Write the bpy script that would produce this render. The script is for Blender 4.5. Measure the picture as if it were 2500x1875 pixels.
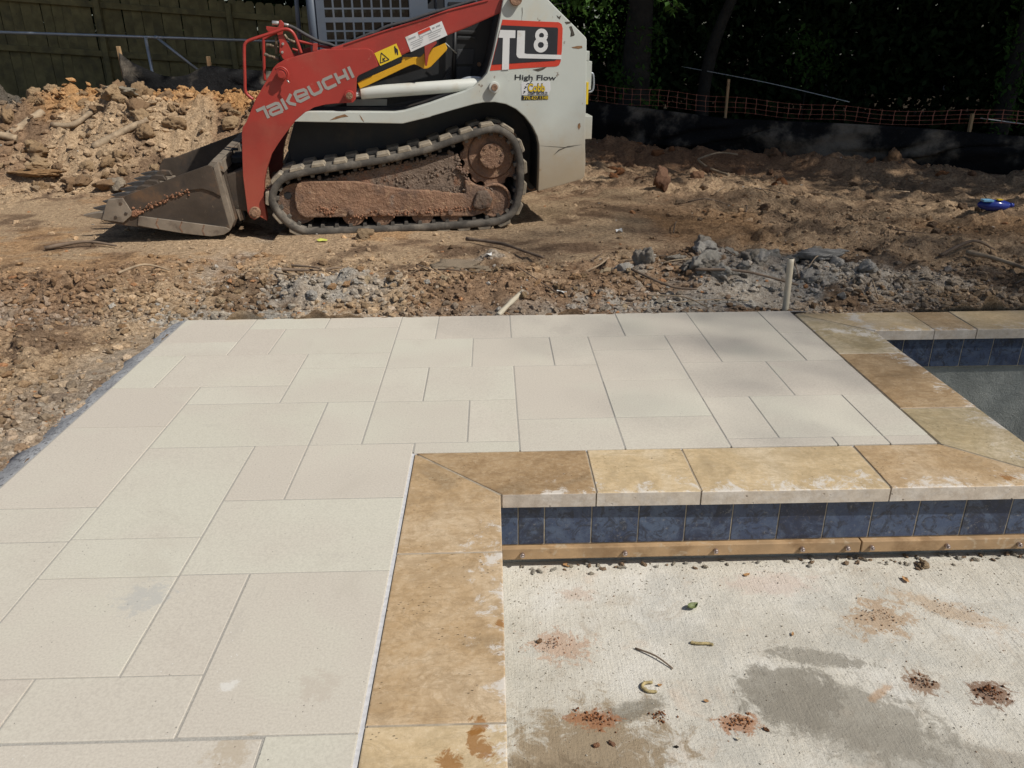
import bpy, bmesh, math, random
import numpy as np
from mathutils import Matrix, Vector, Euler

for o in list(bpy.data.objects):
    bpy.data.objects.remove(o, do_unlink=True)
scene = bpy.context.scene
COL = scene.collection
rng = np.random.default_rng(7)
random.seed(7)
R = math.radians

# ------------------------------------------------------------------ camera
cam_d = bpy.data.cameras.new('camera')
cam = bpy.data.objects.new('camera', cam_d)
COL.objects.link(cam)
cam_d.sensor_width = 36.0
cam_d.lens = 36.0 * 1935.5 / 2500.0
cam_d.clip_start = 0.05
cam_d.clip_end = 400.0
_r = (0.99963325, -0.02598788, -0.00761505)
_u = (0.01717643, 0.39105608, 0.92020656)
_f = (0.0209363, 0.91999988, -0.39135904)
cam.matrix_world = Matrix(((_r[0], _u[0], -_f[0], 0.0), (_r[1], _u[1], -_f[1], 0.0),
                           (_r[2], _u[2], -_f[2], 1.355), (0, 0, 0, 1)))
scene.camera = cam

# ------------------------------------------------------------------ light
SUN = Vector((0.80, -0.45, 1.0)).normalized()
world = bpy.data.worlds.new('World')
scene.world = world
world.use_nodes = True
wn = world.node_tree
sky = wn.nodes.new('ShaderNodeTexSky')
sky.sky_type = 'NISHITA'
sky.sun_disc = False
sky.sun_elevation = math.asin(SUN.z)
sky.sun_rotation = math.atan2(SUN.x, SUN.y)
sky.air_density = 1.0
sky.dust_density = 1.5
bg = wn.nodes['Background']
bg.inputs['Strength'].default_value = 0.066
wn.links.new(sky.outputs[0], bg.inputs['Color'])
sl = bpy.data.lights.new('sun', 'SUN')
sl.energy = 4.0
sl.angle = R(0.5)
sl.color = (1.0, 0.955, 0.88)
sun = bpy.data.objects.new('sun', sl)
COL.objects.link(sun)
sun.rotation_euler = SUN.to_track_quat('Z', 'Y').to_euler()
sun.location = (8, -6, 12)
vs = scene.view_settings
vs.view_transform = 'Standard'
vs.look = 'None'
vs.exposure = 0.12
vs.gamma = 1.0
vs.use_curve_mapping = False

# ------------------------------------------------------------------ helpers
def tag(o, label=None, cat=None, group=None, kind=None):
    if label: o['label'] = label
    if cat: o['category'] = cat
    if group: o['group'] = group
    if kind: o['kind'] = kind
    return o

def link(o, parent=None):
    COL.objects.link(o)
    if parent is not None: o.parent = parent
    return o

def obj(name, me, m=None, parent=None, smooth=None):
    if isinstance(me, bmesh.types.BMesh):
        bm = me
        me = bpy.data.meshes.new(name)
        bmesh.ops.recalc_face_normals(bm, faces=bm.faces)
        bm.to_mesh(me); bm.free()
    if m is not None:
        me.materials.clear(); me.materials.append(m)
    if smooth is not None:
        me.polygons.foreach_set('use_smooth', [bool(smooth)] * len(me.polygons))
    o = bpy.data.objects.new(name, me)
    return link(o, parent)

def empty(name, loc=(0, 0, 0), rot=(0, 0, 0)):
    o = bpy.data.objects.new(name, None)
    o.empty_display_size = 0.1
    o.location = loc; o.rotation_euler = rot
    return link(o)

def mesh_np(name, V, F, smooth=True, colors=None):
    V = np.asarray(V, dtype=np.float32); F = np.asarray(F, dtype=np.int32)
    me = bpy.data.meshes.new(name)
    n = F.shape[1]
    me.vertices.add(len(V)); me.vertices.foreach_set('co', V.ravel())
    me.loops.add(F.size); me.loops.foreach_set('vertex_index', F.ravel())
    me.polygons.add(len(F))
    me.polygons.foreach_set('loop_start', np.arange(0, F.size, n, dtype=np.int32))
    me.polygons.foreach_set('use_smooth', np.full(len(F), smooth))
    if colors is not None:
        at = me.color_attributes.new('Col', 'FLOAT_COLOR', 'POINT')
        c = np.ones((len(V), 4), dtype=np.float32); c[:, :3] = colors
        at.data.foreach_set('color', c.ravel())
    me.update(calc_edges=True)
    return me

def bev(bm, w, seg=2, edges=None):
    if w <= 0: return bm
    bmesh.ops.bevel(bm, geom=list(edges if edges is not None else bm.edges), offset=w, segments=seg, profile=0.6,
                    affect='EDGES', clamp_overlap=True)
    return bm

def box(x0, x1, y0, y1, z0, z1, b=0.0, seg=2, bm=None):
    own = bm is None
    if own: bm = bmesh.new()
    v = [bm.verts.new(p) for p in ((x0, y0, z0), (x1, y0, z0), (x1, y1, z0), (x0, y1, z0),
                                   (x0, y0, z1), (x1, y0, z1), (x1, y1, z1), (x0, y1, z1))]
    for f in ((3, 2, 1, 0), (4, 5, 6, 7), (0, 1, 5, 4), (1, 2, 6, 5), (2, 3, 7, 6), (3, 0, 4, 7)):
        bm.faces.new([v[i] for i in f])
    if own and b > 0: bev(bm, b, seg)
    return bm

def prism(pts, w0, w1, b=0.0, seg=2, bm=None):
    """outline in the machine's side plane (u, v) made solid from depth w0 to w1"""
    own = bm is None
    t = bmesh.new()
    vs_ = [t.verts.new((p[0], w0, p[1])) for p in pts]
    f = t.faces.new(vs_)
    r = bmesh.ops.extrude_face_region(t, geom=[f])
    bmesh.ops.translate(t, vec=(0, w1 - w0, 0), verts=[g for g in r['geom'] if isinstance(g, bmesh.types.BMVert)])
    if b > 0: bev(t, b, seg, [e for e in t.edges])
    if own: return t
    me = bpy.data.meshes.new('tmp'); t.to_mesh(me); t.free(); bm.from_mesh(me); bpy.data.meshes.remove(me)
    return bm

def slab(pts, z0, z1, b=0.0, seg=2):
    """outline on the ground (x, y) made solid from z0 to z1"""
    t = bmesh.new()
    vs_ = [t.verts.new((p[0], p[1], z0)) for p in pts]
    f = t.faces.new(vs_)
    r = bmesh.ops.extrude_face_region(t, geom=[f])
    bmesh.ops.translate(t, vec=(0, 0, z1 - z0), verts=[g for g in r['geom'] if isinstance(g, bmesh.types.BMVert)])
    if b > 0: bev(t, b, seg)
    return t

def cyl(p0, p1, r0, r1=None, n=24, bm=None, b=0.0):
    r1 = r0 if r1 is None else r1
    own = bm is None
    if own: bm = bmesh.new()
    p0 = Vector(p0); p1 = Vector(p1); d = p1 - p0
    q = d.normalized().to_track_quat('Z', 'Y')
    A, B = [], []
    for i in range(n):
        a = 2 * math.pi * i / n
        e = q @ Vector((math.cos(a), math.sin(a), 0))
        A.append(bm.verts.new(p0 + e * r0)); B.append(bm.verts.new(p1 + e * r1))
    fs = []
    for i in range(n):
        j = (i + 1) % n
        fs.append(bm.faces.new((A[i], A[j], B[j], B[i])))
        fs[-1].smooth = True
    c0 = bm.faces.new(A[::-1]); c1 = bm.faces.new(B)
    if b > 0:
        bev(bm, b, 2, list(c0.edges) + list(c1.edges))
    return bm

def smooth_path(pts, k=6):
    P = [Vector(p) for p in pts]
    if len(P) < 3: return P
    out = []
    for i in range(len(P) - 1):
        a = P[max(i - 1, 0)]; b_ = P[i]; c = P[i + 1]; d = P[min(i + 2, len(P) - 1)]
        for j in range(k):
            t = j / k
            out.append(0.5 * ((2 * b_) + (c - a) * t + (2 * a - 5 * b_ + 4 * c - d) * t * t + (3 * b_ - a - 3 * c + d) * t ** 3))
    out.append(P[-1])
    return out

def tube(pts, r, n=10, k=6, taper=None, bm=None, wob=0.0):
    P = smooth_path(pts, k) if k > 1 else [Vector(p) for p in pts]
    own = bm is None
    if own: bm = bmesh.new()
    rings = []; up = None
    for i, p in enumerate(P):
        t = (P[min(i + 1, len(P) - 1)] - P[max(i - 1, 0)]).normalized()
        if up is None: up = t.orthogonal().normalized()
        up = (up - t * up.dot(t))
        up = up.normalized() if up.length > 1e-6 else t.orthogonal().normalized()
        sd = t.cross(up)
        rr = r if taper is None else r + (taper - r) * i / (len(P) - 1)
        rr *= 1 + wob * (random.random() - 0.5)
        rings.append([bm.verts.new(p + (up * math.cos(2 * math.pi * j / n) + sd * math.sin(2 * math.pi * j / n)) * rr) for j in range(n)])
    for a, b_ in zip(rings, rings[1:]):
        for j in range(n):
            f = bm.faces.new((a[j], a[(j + 1) % n], b_[(j + 1) % n], b_[j])); f.smooth = True
    bm.faces.new(rings[0][::-1]); bm.faces.new(rings[-1])
    return bm

def copy_tree(o, parent=None):
    c = o.copy(); COL.objects.link(c); c.parent = parent
    for ch in list(o.children): copy_tree(ch, c)
    return c

def ss(a, b, x):
    t = np.clip((x - a) / (b - a), 0, 1)
    return t * t * (3 - 2 * t)

def _hash(ix, iy, s):
    h = (ix.astype(np.int64) * 374761393 + iy.astype(np.int64) * 668265263 + s * 1442695041) & 0xffffffff
    h = ((h ^ (h >> 13)) * 1274126177) & 0xffffffff
    h = (h ^ (h >> 16)) & 0xffffffff
    return h / 4294967295.0

def vnoise(x, y, s=0):
    x = np.asarray(x, dtype=np.float64); y = np.asarray(y, dtype=np.float64)
    ix = np.floor(x); iy = np.floor(y); fx = x - ix; fy = y - iy
    fx = fx * fx * fx * (fx * (fx * 6 - 15) + 10); fy = fy * fy * fy * (fy * (fy * 6 - 15) + 10)
    a = _hash(ix, iy, s); b_ = _hash(ix + 1, iy, s); c = _hash(ix, iy + 1, s); d = _hash(ix + 1, iy + 1, s)
    return (a * (1 - fx) + b_ * fx) * (1 - fy) + (c * (1 - fx) + d * fx) * fy - 0.5

def worley(x, y, s=0):
    """distance to the nearest scattered point and that cell's random number"""
    x = np.asarray(x, dtype=np.float64); y = np.asarray(y, dtype=np.float64)
    ix = np.floor(x); iy = np.floor(y)
    best = np.full(x.shape, 9.0); cid = np.zeros(x.shape)
    for dx in (-1, 0, 1):
        for dy in (-1, 0, 1):
            cx = ix + dx; cy = iy + dy
            px = cx + _hash(cx, cy, s + 11); py = cy + _hash(cx, cy, s + 23)
            d = np.hypot(px - x, py - y)
            m = d < best
            best = np.where(m, d, best); cid = np.where(m, _hash(cx, cy, s + 37), cid)
    return best, cid

# ------------------------------------------------------------------ materials
class NT:
    def __init__(self, name):
        self.m = bpy.data.materials.new(name); self.m.use_nodes = True
        self.t = self.m.node_tree; self.t.nodes.clear()
        self.out = self.n('ShaderNodeOutputMaterial'); self.b = self.n('ShaderNodeBsdfPrincipled')
        self.l(self.b.outputs[0], self.out.inputs[0])
    def n(self, t): return self.t.nodes.new(t)
    def l(self, a, b_): self.t.links.new(a, b_)
    def coord(self, kind='Object', vary=True, scale=None):
        c = self.n('ShaderNodeTexCoord').outputs[kind]
        if kind == 'World':
            pass
        if scale:
            mp = self.n('ShaderNodeMapping'); mp.inputs['Scale'].default_value = scale; self.l(c, mp.inputs[0]); c = mp.outputs[0]
        if vary:
            oi = self.n('ShaderNodeObjectInfo'); mu = self.n('ShaderNodeMath'); mu.operation = 'MULTIPLY'; mu.inputs[1].default_value = 37.0
            self.l(oi.outputs['Random'], mu.inputs[0])
            ad = self.n('ShaderNodeVectorMath'); ad.operation = 'ADD'
            self.l(c, ad.inputs[0]); self.l(mu.outputs[0], ad.inputs[1]); c = ad.outputs[0]
        return c
    def pos(self):
        return self.n('ShaderNodeNewGeometry').outputs['Position']
    def noise(self, v, scale, detail=4, rough=0.55, dist=0.0):
        x = self.n('ShaderNodeTexNoise'); x.inputs['Scale'].default_value = scale; x.inputs['Detail'].default_value = detail
        x.inputs['Roughness'].default_value = rough; x.inputs['Distortion'].default_value = dist
        self.l(v, x.inputs['Vector']); return x.outputs[0]
    def vor(self, v, scale, feat='F1', rand=1.0):
        x = self.n('ShaderNodeTexVoronoi'); x.feature = feat; x.inputs['Scale'].default_value = scale; x.inputs['Randomness'].default_value = rand
        self.l(v, x.inputs['Vector']); return x.outputs['Distance']
    def ramp(self, f, stops, interp='LINEAR'):
        r = self.n('ShaderNodeValToRGB'); r.color_ramp.interpolation = interp
        e = r.color_ramp.elements
        while len(e) < len(stops): e.new(0.5)
        for a, (p, c) in zip(e, stops):
            a.position = p; a.color = (*c, 1) if len(c) == 3 else c
        self.l(f, r.inputs[0]); return r.outputs[0]
    def step(self, f, lo, hi):
        r = self.n('ShaderNodeMapRange'); r.interpolation_type = 'SMOOTHSTEP'
        r.inputs['From Min'].default_value = lo; r.inputs['From Max'].default_value = hi
        self.l(f, r.inputs['Value']); return r.outputs[0]
    def math(self, op, a, b_=None):
        x = self.n('ShaderNodeMath'); x.operation = op
        for i, s in enumerate((a, b_)):
            if s is None: continue
            if isinstance(s, (int, float)): x.inputs[i].default_value = s
            else: self.l(s, x.inputs[i])
        return x.outputs[0]
    def mix(self, fac, a, b_, mode='MIX'):
        x = self.n('ShaderNodeMix'); x.data_type = 'RGBA'; x.blend_type = mode
        for key, s in ((0, fac), (6, a), (7, b_)):
            i = x.inputs[key]
            if isinstance(s, (int, float)): i.default_value = s
            elif isinstance(s, tuple): i.default_value = (*s, 1)
            else: self.l(s, i)
        return x.outputs[2]
    def sep(self, v):
        x = self.n('ShaderNodeSeparateXYZ'); self.l(v, x.inputs[0]); return x.outputs
    def base(self, c):
        i = self.b.inputs['Base Color']
        if isinstance(c, tuple): i.default_value = (*c, 1)
        else: self.l(c, i)
    def rough(self, r):
        i = self.b.inputs['Roughness']
        if isinstance(r, (int, float)): i.default_value = r
        else: self.l(r, i)
    def bump(self, hs):
        prev = None
        for h, st, ds in hs:
            x = self.n('ShaderNodeBump'); x.inputs['Strength'].default_value = st; x.inputs['Distance'].default_value = ds
            self.l(h, x.inputs['Height'])
            if prev is not None: self.l(prev, x.inputs['Normal'])
            prev = x.outputs[0]
        self.l(prev, self.b.inputs['Normal'])

def simple(name, c, rough=0.6, metal=0.0, var=0.12, scale=6.0, layers=(), bump=(), spec=0.5, zdirt=None):
    """one colour, broken up by noise; layers = (colour, scale, lo, hi, strength)"""
    t = NT(name); v = t.coord()
    n = t.noise(v, scale, 5)
    lo = tuple(max(0, x * (1 - var)) for x in c); hi = tuple(min(1, x * (1 + var)) for x in c)
    col = t.ramp(n, [(0.3, lo), (0.7, hi)])
    for i, (lc, sc, a, b_, st) in enumerate(layers):
        m = t.step(t.noise(v, sc, 6, 0.62, 0.6 if i % 2 else 0.0), a, b_)
        col = t.mix(t.math('MULTIPLY', m, st), col, lc)
    if zdirt:
        lc, z0, z1, st = zdirt
        z = t.sep(t.n('ShaderNodeTexCoord').outputs['Object'])[2]
        zz = t.math('ADD', z, t.math('MULTIPLY', t.noise(v, 4.0, 6, 0.7), 0.5))
        col = t.mix(t.math('MULTIPLY', t.step(zz, z1 + 0.25, z0 + 0.25), st), col, lc)
    t.base(col); t.rough(rough); t.b.inputs['Metallic'].default_value = metal
    t.b.inputs['Specular IOR Level'].default_value = spec
    if bump: t.bump([(t.noise(v, sc, 6, 0.65), st, ds) for sc, st, ds in bump])
    return t.m
# concrete pavers: each one a slightly different greyish cream or pinkish cream
t = NT('paver_concrete'); v = t.coord()
oi = t.n('ShaderNodeObjectInfo').outputs['Random']
tint = t.ramp(oi, [(0.0, (0.55, 0.52, 0.42)), (0.3, (0.59, 0.56, 0.46)), (0.55, (0.58, 0.525, 0.435)), (0.8, (0.525, 0.455, 0.38)), (1.0, (0.57, 0.525, 0.43))])
blend = t.step(t.noise(v, 2.2, 2, 0.5), 0.36, 0.66)
col = t.mix(t.math('MULTIPLY', blend, 0.7), tint, (0.525, 0.46, 0.385))
blend2 = t.step(t.noise(v, 3.1, 2, 0.5, 0.3), 0.55, 0.72)
col = t.mix(t.math('MULTIPLY', blend2, 0.5), col, (0.57, 0.54, 0.435))
col = t.mix(0.35, col, t.ramp(t.noise(v, 160, 3, 0.7), [(0.3, (0.32, 0.305, 0.27)), (0.55, (0.55, 0.53, 0.46)), (0.8, (0.69, 0.67, 0.60))]))
dk = t.step(t.vor(v, 52), 0.12, 0.05)
dk = t.math('MULTIPLY', dk, t.step(t.noise(v, 13, 3), 0.50, 0.6))
col = t.mix(t.math('MULTIPLY', dk, 0.75), col, (0.2, 0.18, 0.155))
st_ = t.step(t.noise(v, 5.0, 6, 0.75, 0.5), 0.62, 0.74)
col = t.mix(t.math('MULTIPLY', st_, 0.22), col, (0.36, 0.33, 0.29))
pp = t.pos()
sm = t.step(t.noise(pp, 1.7, 7, 0.72, 0.7), 0.55, 0.70)
col = t.mix(t.math('MULTIPLY', sm, 0.28), col, (0.42, 0.375, 0.31))
sm2 = t.step(t.noise(pp, 4.3, 8, 0.78, 1.0), 0.63, 0.72)
col = t.mix(t.math('MULTIPLY', sm2, 0.30), col, (0.64, 0.62, 0.57))
for cx_, cy_, rr_, cc_ in ((-.95, 1.764, .07, (0.40, 0.40, 0.38)), (-.629, 1.434, .020, (0.70, 0.69, 0.65)), (-.57, 1.244, .05, (0.40, 0.32, 0.22)), (-.42, 1.42, .05, (0.46, 0.40, 0.33)), (.35, 3.9, .08, (0.45, 0.41, 0.35))):
    m_ = t.n('ShaderNodeVectorMath'); m_.operation = 'DISTANCE'; t.l(pp, m_.inputs[0]); m_.inputs[1].default_value = (cx_, cy_, 0)
    dd_ = t.math('ADD', t.math('DIVIDE', m_.outputs['Value'], rr_), t.math('MULTIPLY', t.math('SUBTRACT', t.noise(pp, 30, 8, 0.78), 0.5), 5.0))
    col = t.mix(t.math('MULTIPLY', t.step(dd_, 1.1, 0.5), 0.55), col, cc_)
wh = t.math('MULTIPLY', t.step(t.vor(v, 55), 0.11, 0.05), t.step(t.noise(v, 3.3, 3), 0.52, 0.66))
col = t.mix(t.math('MULTIPLY', wh, 0.8), col, (0.72, 0.71, 0.68))
t.base(col); t.rough(0.82)
t.bump([(t.noise(v, 420, 3, 0.7), 0.28, 0.0016), (t.math('MULTIPLY', dk, -1.0), 0.6, 0.003), (t.noise(v, 9, 3), 0.06, 0.006)])
M_PAVER = t.m

t = NT('joint_sand'); v = t.coord('Object', False)
t.base(t.ramp(t.noise(v, 300, 4, 0.7), [(0.3, (0.27, 0.255, 0.225)), (0.7, (0.46, 0.435, 0.385))])); t.rough(0.95)
t.bump([(t.noise(v, 400, 3), 0.5, 0.004)])
M_SAND = t.m

M_PALE = simple('pale_mortar', (0.52, 0.52, 0.53), 0.9, var=0.15, scale=60)
t = NT('mortar'); v = t.coord('Object', False)
c = t.ramp(t.noise(v, 7, 6, 0.65), [(0.25, (0.22, 0.225, 0.235)), (0.5, (0.36, 0.365, 0.375)), (0.75, (0.46, 0.465, 0.47))])
c = t.mix(t.step(t.noise(v, 60, 4, 0.7), 0.52, 0.62), c, (0.17, 0.17, 0.175)); t.base(c); t.rough(0.9)
t.bump([(t.noise(v, 60, 5, 0.7), 0.7, 0.012), (t.noise(v, 350, 3), 0.5, 0.003)])
M_MORTAR = t.m

RUSTS = [(-.045, 1.235, .035), (-.045, 1.30, .022), (-.11, 1.20, .03), (.0, 1.62, .012), (1.72, 2.30, .02)]
def travertine(name, warm, pale):
    t = NT(name); v = t.coord()
    n1 = t.noise(v, 3.2, 6, 0.62, 0.8)
    col = t.ramp(n1, [(0.34, tuple(x * 0.60 for x in warm)), (0.45, warm), (0.54, tuple(0.5 * (a + b_) for a, b_ in zip(warm, pale))), (0.64, pale)])
    vs_ = t.coord('Object', True, (6.0, 22.0, 22.0))
    col = t.mix(t.math('MULTIPLY', t.step(t.noise(vs_, 1.4, 5, 0.6), 0.5, 0.7), 0.35), col, tuple(x * 0.62 for x in warm))
    fine = t.ramp(t.noise(v, 48, 8, 0.8), [(0.36, (0.25, 0.17, 0.09)), (0.52, (0.48, 0.36, 0.22)), (0.66, (0.66, 0.56, 0.42))])
    col = t.mix(0.34, col, fine)
    mott = t.step(t.noise(v, 11, 7, 0.72, 1.2), 0.46, 0.60)
    col = t.mix(t.math('MULTIPLY', mott, 0.45), col, tuple(x * 0.70 for x in warm))
    vein = t.math('ABSOLUTE', t.math('SUBTRACT', t.noise(t.coord('Object', True, (3.0, 9.0, 9.0)), 2.2, 8, 0.7, 0.8), 0.5))
    col = t.mix(t.math('MULTIPLY', t.step(vein, 0.03, 0.0), 0.35), col, tuple(x * 0.5 for x in warm))
    sx, sy, sz = t.sep(t.n('ShaderNodeTexCoord').outputs['Object'])
    ds = [t.math('ABSOLUTE', t.math('SUBTRACT', a_, b_)) for a_, b_ in ((sx, 0.013), (sy, 2.25), (sx, 1.946), (sy, 3.795))]
    ds[1] = t.math('ADD', ds[1], t.step(sx, 0.16, 0.06)); ds[0] = t.math('ADD', ds[0], t.step(sy, 2.10, 2.25))
    dmin = t.math('MINIMUM', t.math('MINIMUM', ds[0], ds[1]), t.math('MINIMUM', ds[2], ds[3]))
    en = t.math('SUBTRACT', t.noise(v, 9.5, 9, 0.82, 0.4), t.math('MULTIPLY', dmin, 0.9))
    e = t.step(en, 0.47, 0.56)
    col = t.mix(t.math('MULTIPLY', e, 0.8), col, (0.64, 0.605, 0.55))
    nz_ = t.sep(t.n('ShaderNodeNewGeometry').outputs['Normal'])[2]
    col = t.mix(t.math('MULTIPLY', t.step(t.math('ABSOLUTE', nz_), 0.75, 0.35), 0.8), col, t.ramp(t.noise(v, 26, 6, 0.7), [(0.35, (0.40, 0.345, 0.29)), (0.6, (0.56, 0.50, 0.43))]))
    for (rx_, ry_, rr_) in RUSTS:
        m_ = t.n('ShaderNodeVectorMath'); m_.operation = 'DISTANCE'; t.l(t.n('ShaderNodeTexCoord').outputs['Object'], m_.inputs[0]); m_.inputs[1].default_value = (rx_, ry_, 0)
        dd_ = t.math('ADD', t.math('DIVIDE', m_.outputs['Value'], rr_), t.math('MULTIPLY', t.math('SUBTRACT', t.noise(v, 26, 8, 0.75, 0.8), 0.5), 5.5))
        col = t.mix(t.math('MULTIPLY', t.step(dd_, 1.05, 0.6), 0.8), col, (0.27, 0.115, 0.02))
    rust = t.step(t.noise(v, 6.5, 6, 0.7, 1.2), 0.70, 0.76)
    col = t.mix(t.math('MULTIPLY', rust, 0.55), col, (0.30, 0.135, 0.03))
    vh = t.coord('Object', True, (1.0, 2.4, 1.0))
    hole = t.math('MULTIPLY', t.step(t.vor(vh, 42), 0.16, 0.08), t.step(t.noise(v, 8, 3), 0.50, 0.62))
    col = t.mix(t.math('MULTIPLY', hole, 0.8), col, tuple(x * 0.3 for x in warm))
    t.base(col); t.rough(0.62)
    t.bump([(t.math('MULTIPLY', hole, -1.0), 0.9, 0.006), (t.noise(v, 120, 4, 0.7), 0.3, 0.003), (t.noise(v, 16, 4), 0.2, 0.006)])
    return t.m
M_TRAV = [travertine('travertine_honey', (0.47, 0.315, 0.165), (0.60, 0.465, 0.31)),
          travertine('travertine_brown', (0.34, 0.215, 0.105), (0.43, 0.30, 0.17)),
          travertine('travertine_cream', (0.62, 0.47, 0.27), (0.70, 0.585, 0.41)),
          travertine('travertine_olive', (0.40, 0.325, 0.185), (0.55, 0.48, 0.35))]

t = NT('slate_blue_tile'); v = t.coord()
oi = t.n('ShaderNodeObjectInfo').outputs['Random']
a = t.ramp(oi, [(0.0, (0.018, 0.025, 0.052)), (0.5, (0.030, 0.045, 0.088)), (1.0, (0.052, 0.076, 0.135))])
c = t.mix(t.step(t.noise(v, 8, 8, 0.74, 1.0), 0.44, 0.62), a, (0.070, 0.098, 0.155))
c = t.mix(t.math('MULTIPLY', t.step(t.noise(v, 20, 8, 0.78, 1.2), 0.48, 0.60), 0.85), c, (0.020, 0.024, 0.038))
c = t.mix(t.math('MULTIPLY', t.step(t.noise(v, 70, 6, 0.8), 0.56, 0.66), 0.35), c, (0.20, 0.20, 0.21))
c = t.mix(t.math('MULTIPLY', t.step(t.noise(v, 34, 8, 0.8), 0.58, 0.68), 0.55), c, (0.26, 0.25, 0.23))
t.base(c); t.rough(t.step(t.noise(v, 12, 4), -0.2, 1.3)); t.bump([(t.noise(v, 40, 5), 0.25, 0.004)])
M_TILE = t.m
M_GROUT = simple('tile_grout', (0.36, 0.31, 0.235), 0.9, var=0.3, scale=40)
M_BOARD = simple('tan_ledger', (0.36, 0.235, 0.125), 0.65, var=0.25, scale=9, layers=((0.20, 0.11, 0.05), ) and (((0.20, 0.115, 0.05), 7, 0.52, 0.68, 0.7), ((0.45, 0.36, 0.25), 22, 0.58, 0.66, 0.6)), bump=((60, 0.2, 0.003),))
M_SCREW = simple('screw_steel', (0.42, 0.36, 0.34), 0.35, 0.9, 0.2, 60)

# brushed concrete of the shelf, with wet patches and red soil dust where they lie
t = NT('brushed_concrete'); P = t.pos()
mp = t.n('ShaderNodeMapping'); mp.inputs['Rotation'].default_value = (0, 0, R(-24)); mp.inputs['Scale'].default_value = (150, 9, 9); t.l(P, mp.inputs[0])
br = t.noise(mp.outputs[0], 1.0, 4, 0.6)
c = t.ramp(t.noise(P, 3.0, 6, 0.6), [(0.3, (0.48, 0.445, 0.37)), (0.5, (0.59, 0.555, 0.475)), (0.7, (0.675, 0.65, 0.585))])
px_ = t.sep(P)[0]
bl = t.math('MULTIPLY', t.step(br, 0.46, 0.34), t.math('ADD', 0.06, t.math('MULTIPLY', t.step(px_, 0.2, 1.4), 0.30)))
c = t.mix(bl, c, (0.25, 0.24, 0.21))
c = t.mix(t.math('MULTIPLY', t.step(t.noise(P, 2.1, 5, 0.7, 0.5), 0.50, 0.62), 0.5), c, (0.43, 0.415, 0.365))
pit_ = t.math('MULTIPLY', t.step(t.vor(P, 120), 0.20, 0.10), t.step(t.noise(P, 22, 4, 0.7), 0.48, 0.60))
c = t.mix(t.math('MULTIPLY', pit_, 0.75), c, (0.17, 0.15, 0.12))
c = t.mix(t.math('MULTIPLY', t.step(t.noise(P, 120, 6, 0.85), 0.53, 0.64), 0.62), c, (0.22, 0.195, 0.16))
c = t.mix(t.math('MULTIPLY', t.step(t.noise(P, 95, 6, 0.85, 0.4), 0.55, 0.66), 0.5), c, (0.72, 0.70, 0.65))
c = t.mix(t.math('MULTIPLY', t.step(t.noise(P, 7, 8, 0.78, 0.8), 0.52, 0.66), 0.45), c, (0.36, 0.30, 0.225))
c = t.mix(t.math('MULTIPLY', t.step(t.noise(P, 5.5, 5, 0.65, 0.5), 0.56, 0.72), 0.35), c, (0.56, 0.42, 0.31))
def blot(cx, cy, rx, ry, ang, col, st, edge=0.45, ns=9, namp=0.9):
    global c
    m = t.n('ShaderNodeMapping'); m.vector_type = 'TEXTURE'
    m.inputs['Location'].default_value = (cx, cy, -0.3); m.inputs['Rotation'].default_value = (0, 0, R(ang)); m.inputs['Scale'].default_value = (rx, ry, 1)
    t.l(P, m.inputs[0])
    ln = t.n('ShaderNodeVectorMath'); ln.operation = 'LENGTH'; t.l(m.outputs[0], ln.inputs[0])
    d = t.math('ADD', ln.outputs['Value'], t.math('MULTIPLY', t.math('SUBTRACT', t.noise(P, ns * 2.2, 9, 0.78, 0.6), 0.5), namp * 3.2))
    c = t.mix(t.math('MULTIPLY', t.step(d, 1.0 + edge / 2, 1.0 - edge / 2), st), c, col)
WET = (0.235, 0.212, 0.17)
blot(0.80, 1.66, 0.14, 0.12, 10, WET, 0.8, 0.25, 9, 0.8)
blot(0.93, 1.58, 0.24, 0.12, -24, WET, 0.7, 0.5, 8, 1.1)
blot(0.93, 1.80, 0.14, 0.035, -12, WET, 0.75, 0.6, 16, 1.4)
blot(0.20, 1.48, 0.24, 0.14, 20, (0.27, 0.20, 0.12), 0.9, 0.7, 7, 1.3)
blot(0.12, 1.40, 0.14, 0.06, 0, (0.17, 0.125, 0.075), 0.7, 0.8, 9, 1.5)
blot(0.36, 1.62, 0.10, 0.03, 20, (0.20, 0.18, 0.14), 0.7, 0.6, 14, 0.9)
blot(1.10, 1.42, 0.30, 0.10, -20, WET, 0.45, 0.4, 7, 0.5)
blot(1.19, 1.97, 0.10, 0.07, 30, (0.40, 0.27, 0.16), 0.75, 0.4, 11, 1.8)
blot(0.18, 1.88, 0.085, 0.06, 0, (0.46, 0.29, 0.19), 0.65, 0.4, 11, 1.8)
blot(0.256, 2.12, 0.05, 0.03, 0, (0.48, 0.33, 0.24), 0.45, 0.8, 18, 1.2)
blot(1.186, 1.693, 0.05, 0.04, 0, (0.22, 0.12, 0.06), 0.8, 0.4, 14, 1.6)
blot(1.351, 1.646, 0.055, 0.04, 0, (0.18, 0.085, 0.04), 0.85, 0.4, 14, 1.6)
blot(0.25, 1.59, 0.06, 0.03, 0, (0.32, 0.14, 0.06), 0.8, 0.4, 14, 1.7)
blot(0.63, 1.565, 0.05, 0.03, 0, (0.36, 0.17, 0.08), 0.8, 0.4, 14, 1.7)
blot(1.42, 2.0, 0.16, 0.04, -35, (0.45, 0.32, 0.20), 0.6, 0.9, 18, 1.4)
blot(0.9, 2.15, 0.14, 0.05, 0, (0.56, 0.44, 0.37), 0.5, 0.9, 10, 1.2)
blot(1.05, 1.66, 0.05, 0.012, 35, (0.42, 0.25, 0.13), 0.6, 0.8, 18, 0.8)
t.base(c); t.rough(0.88)
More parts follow.
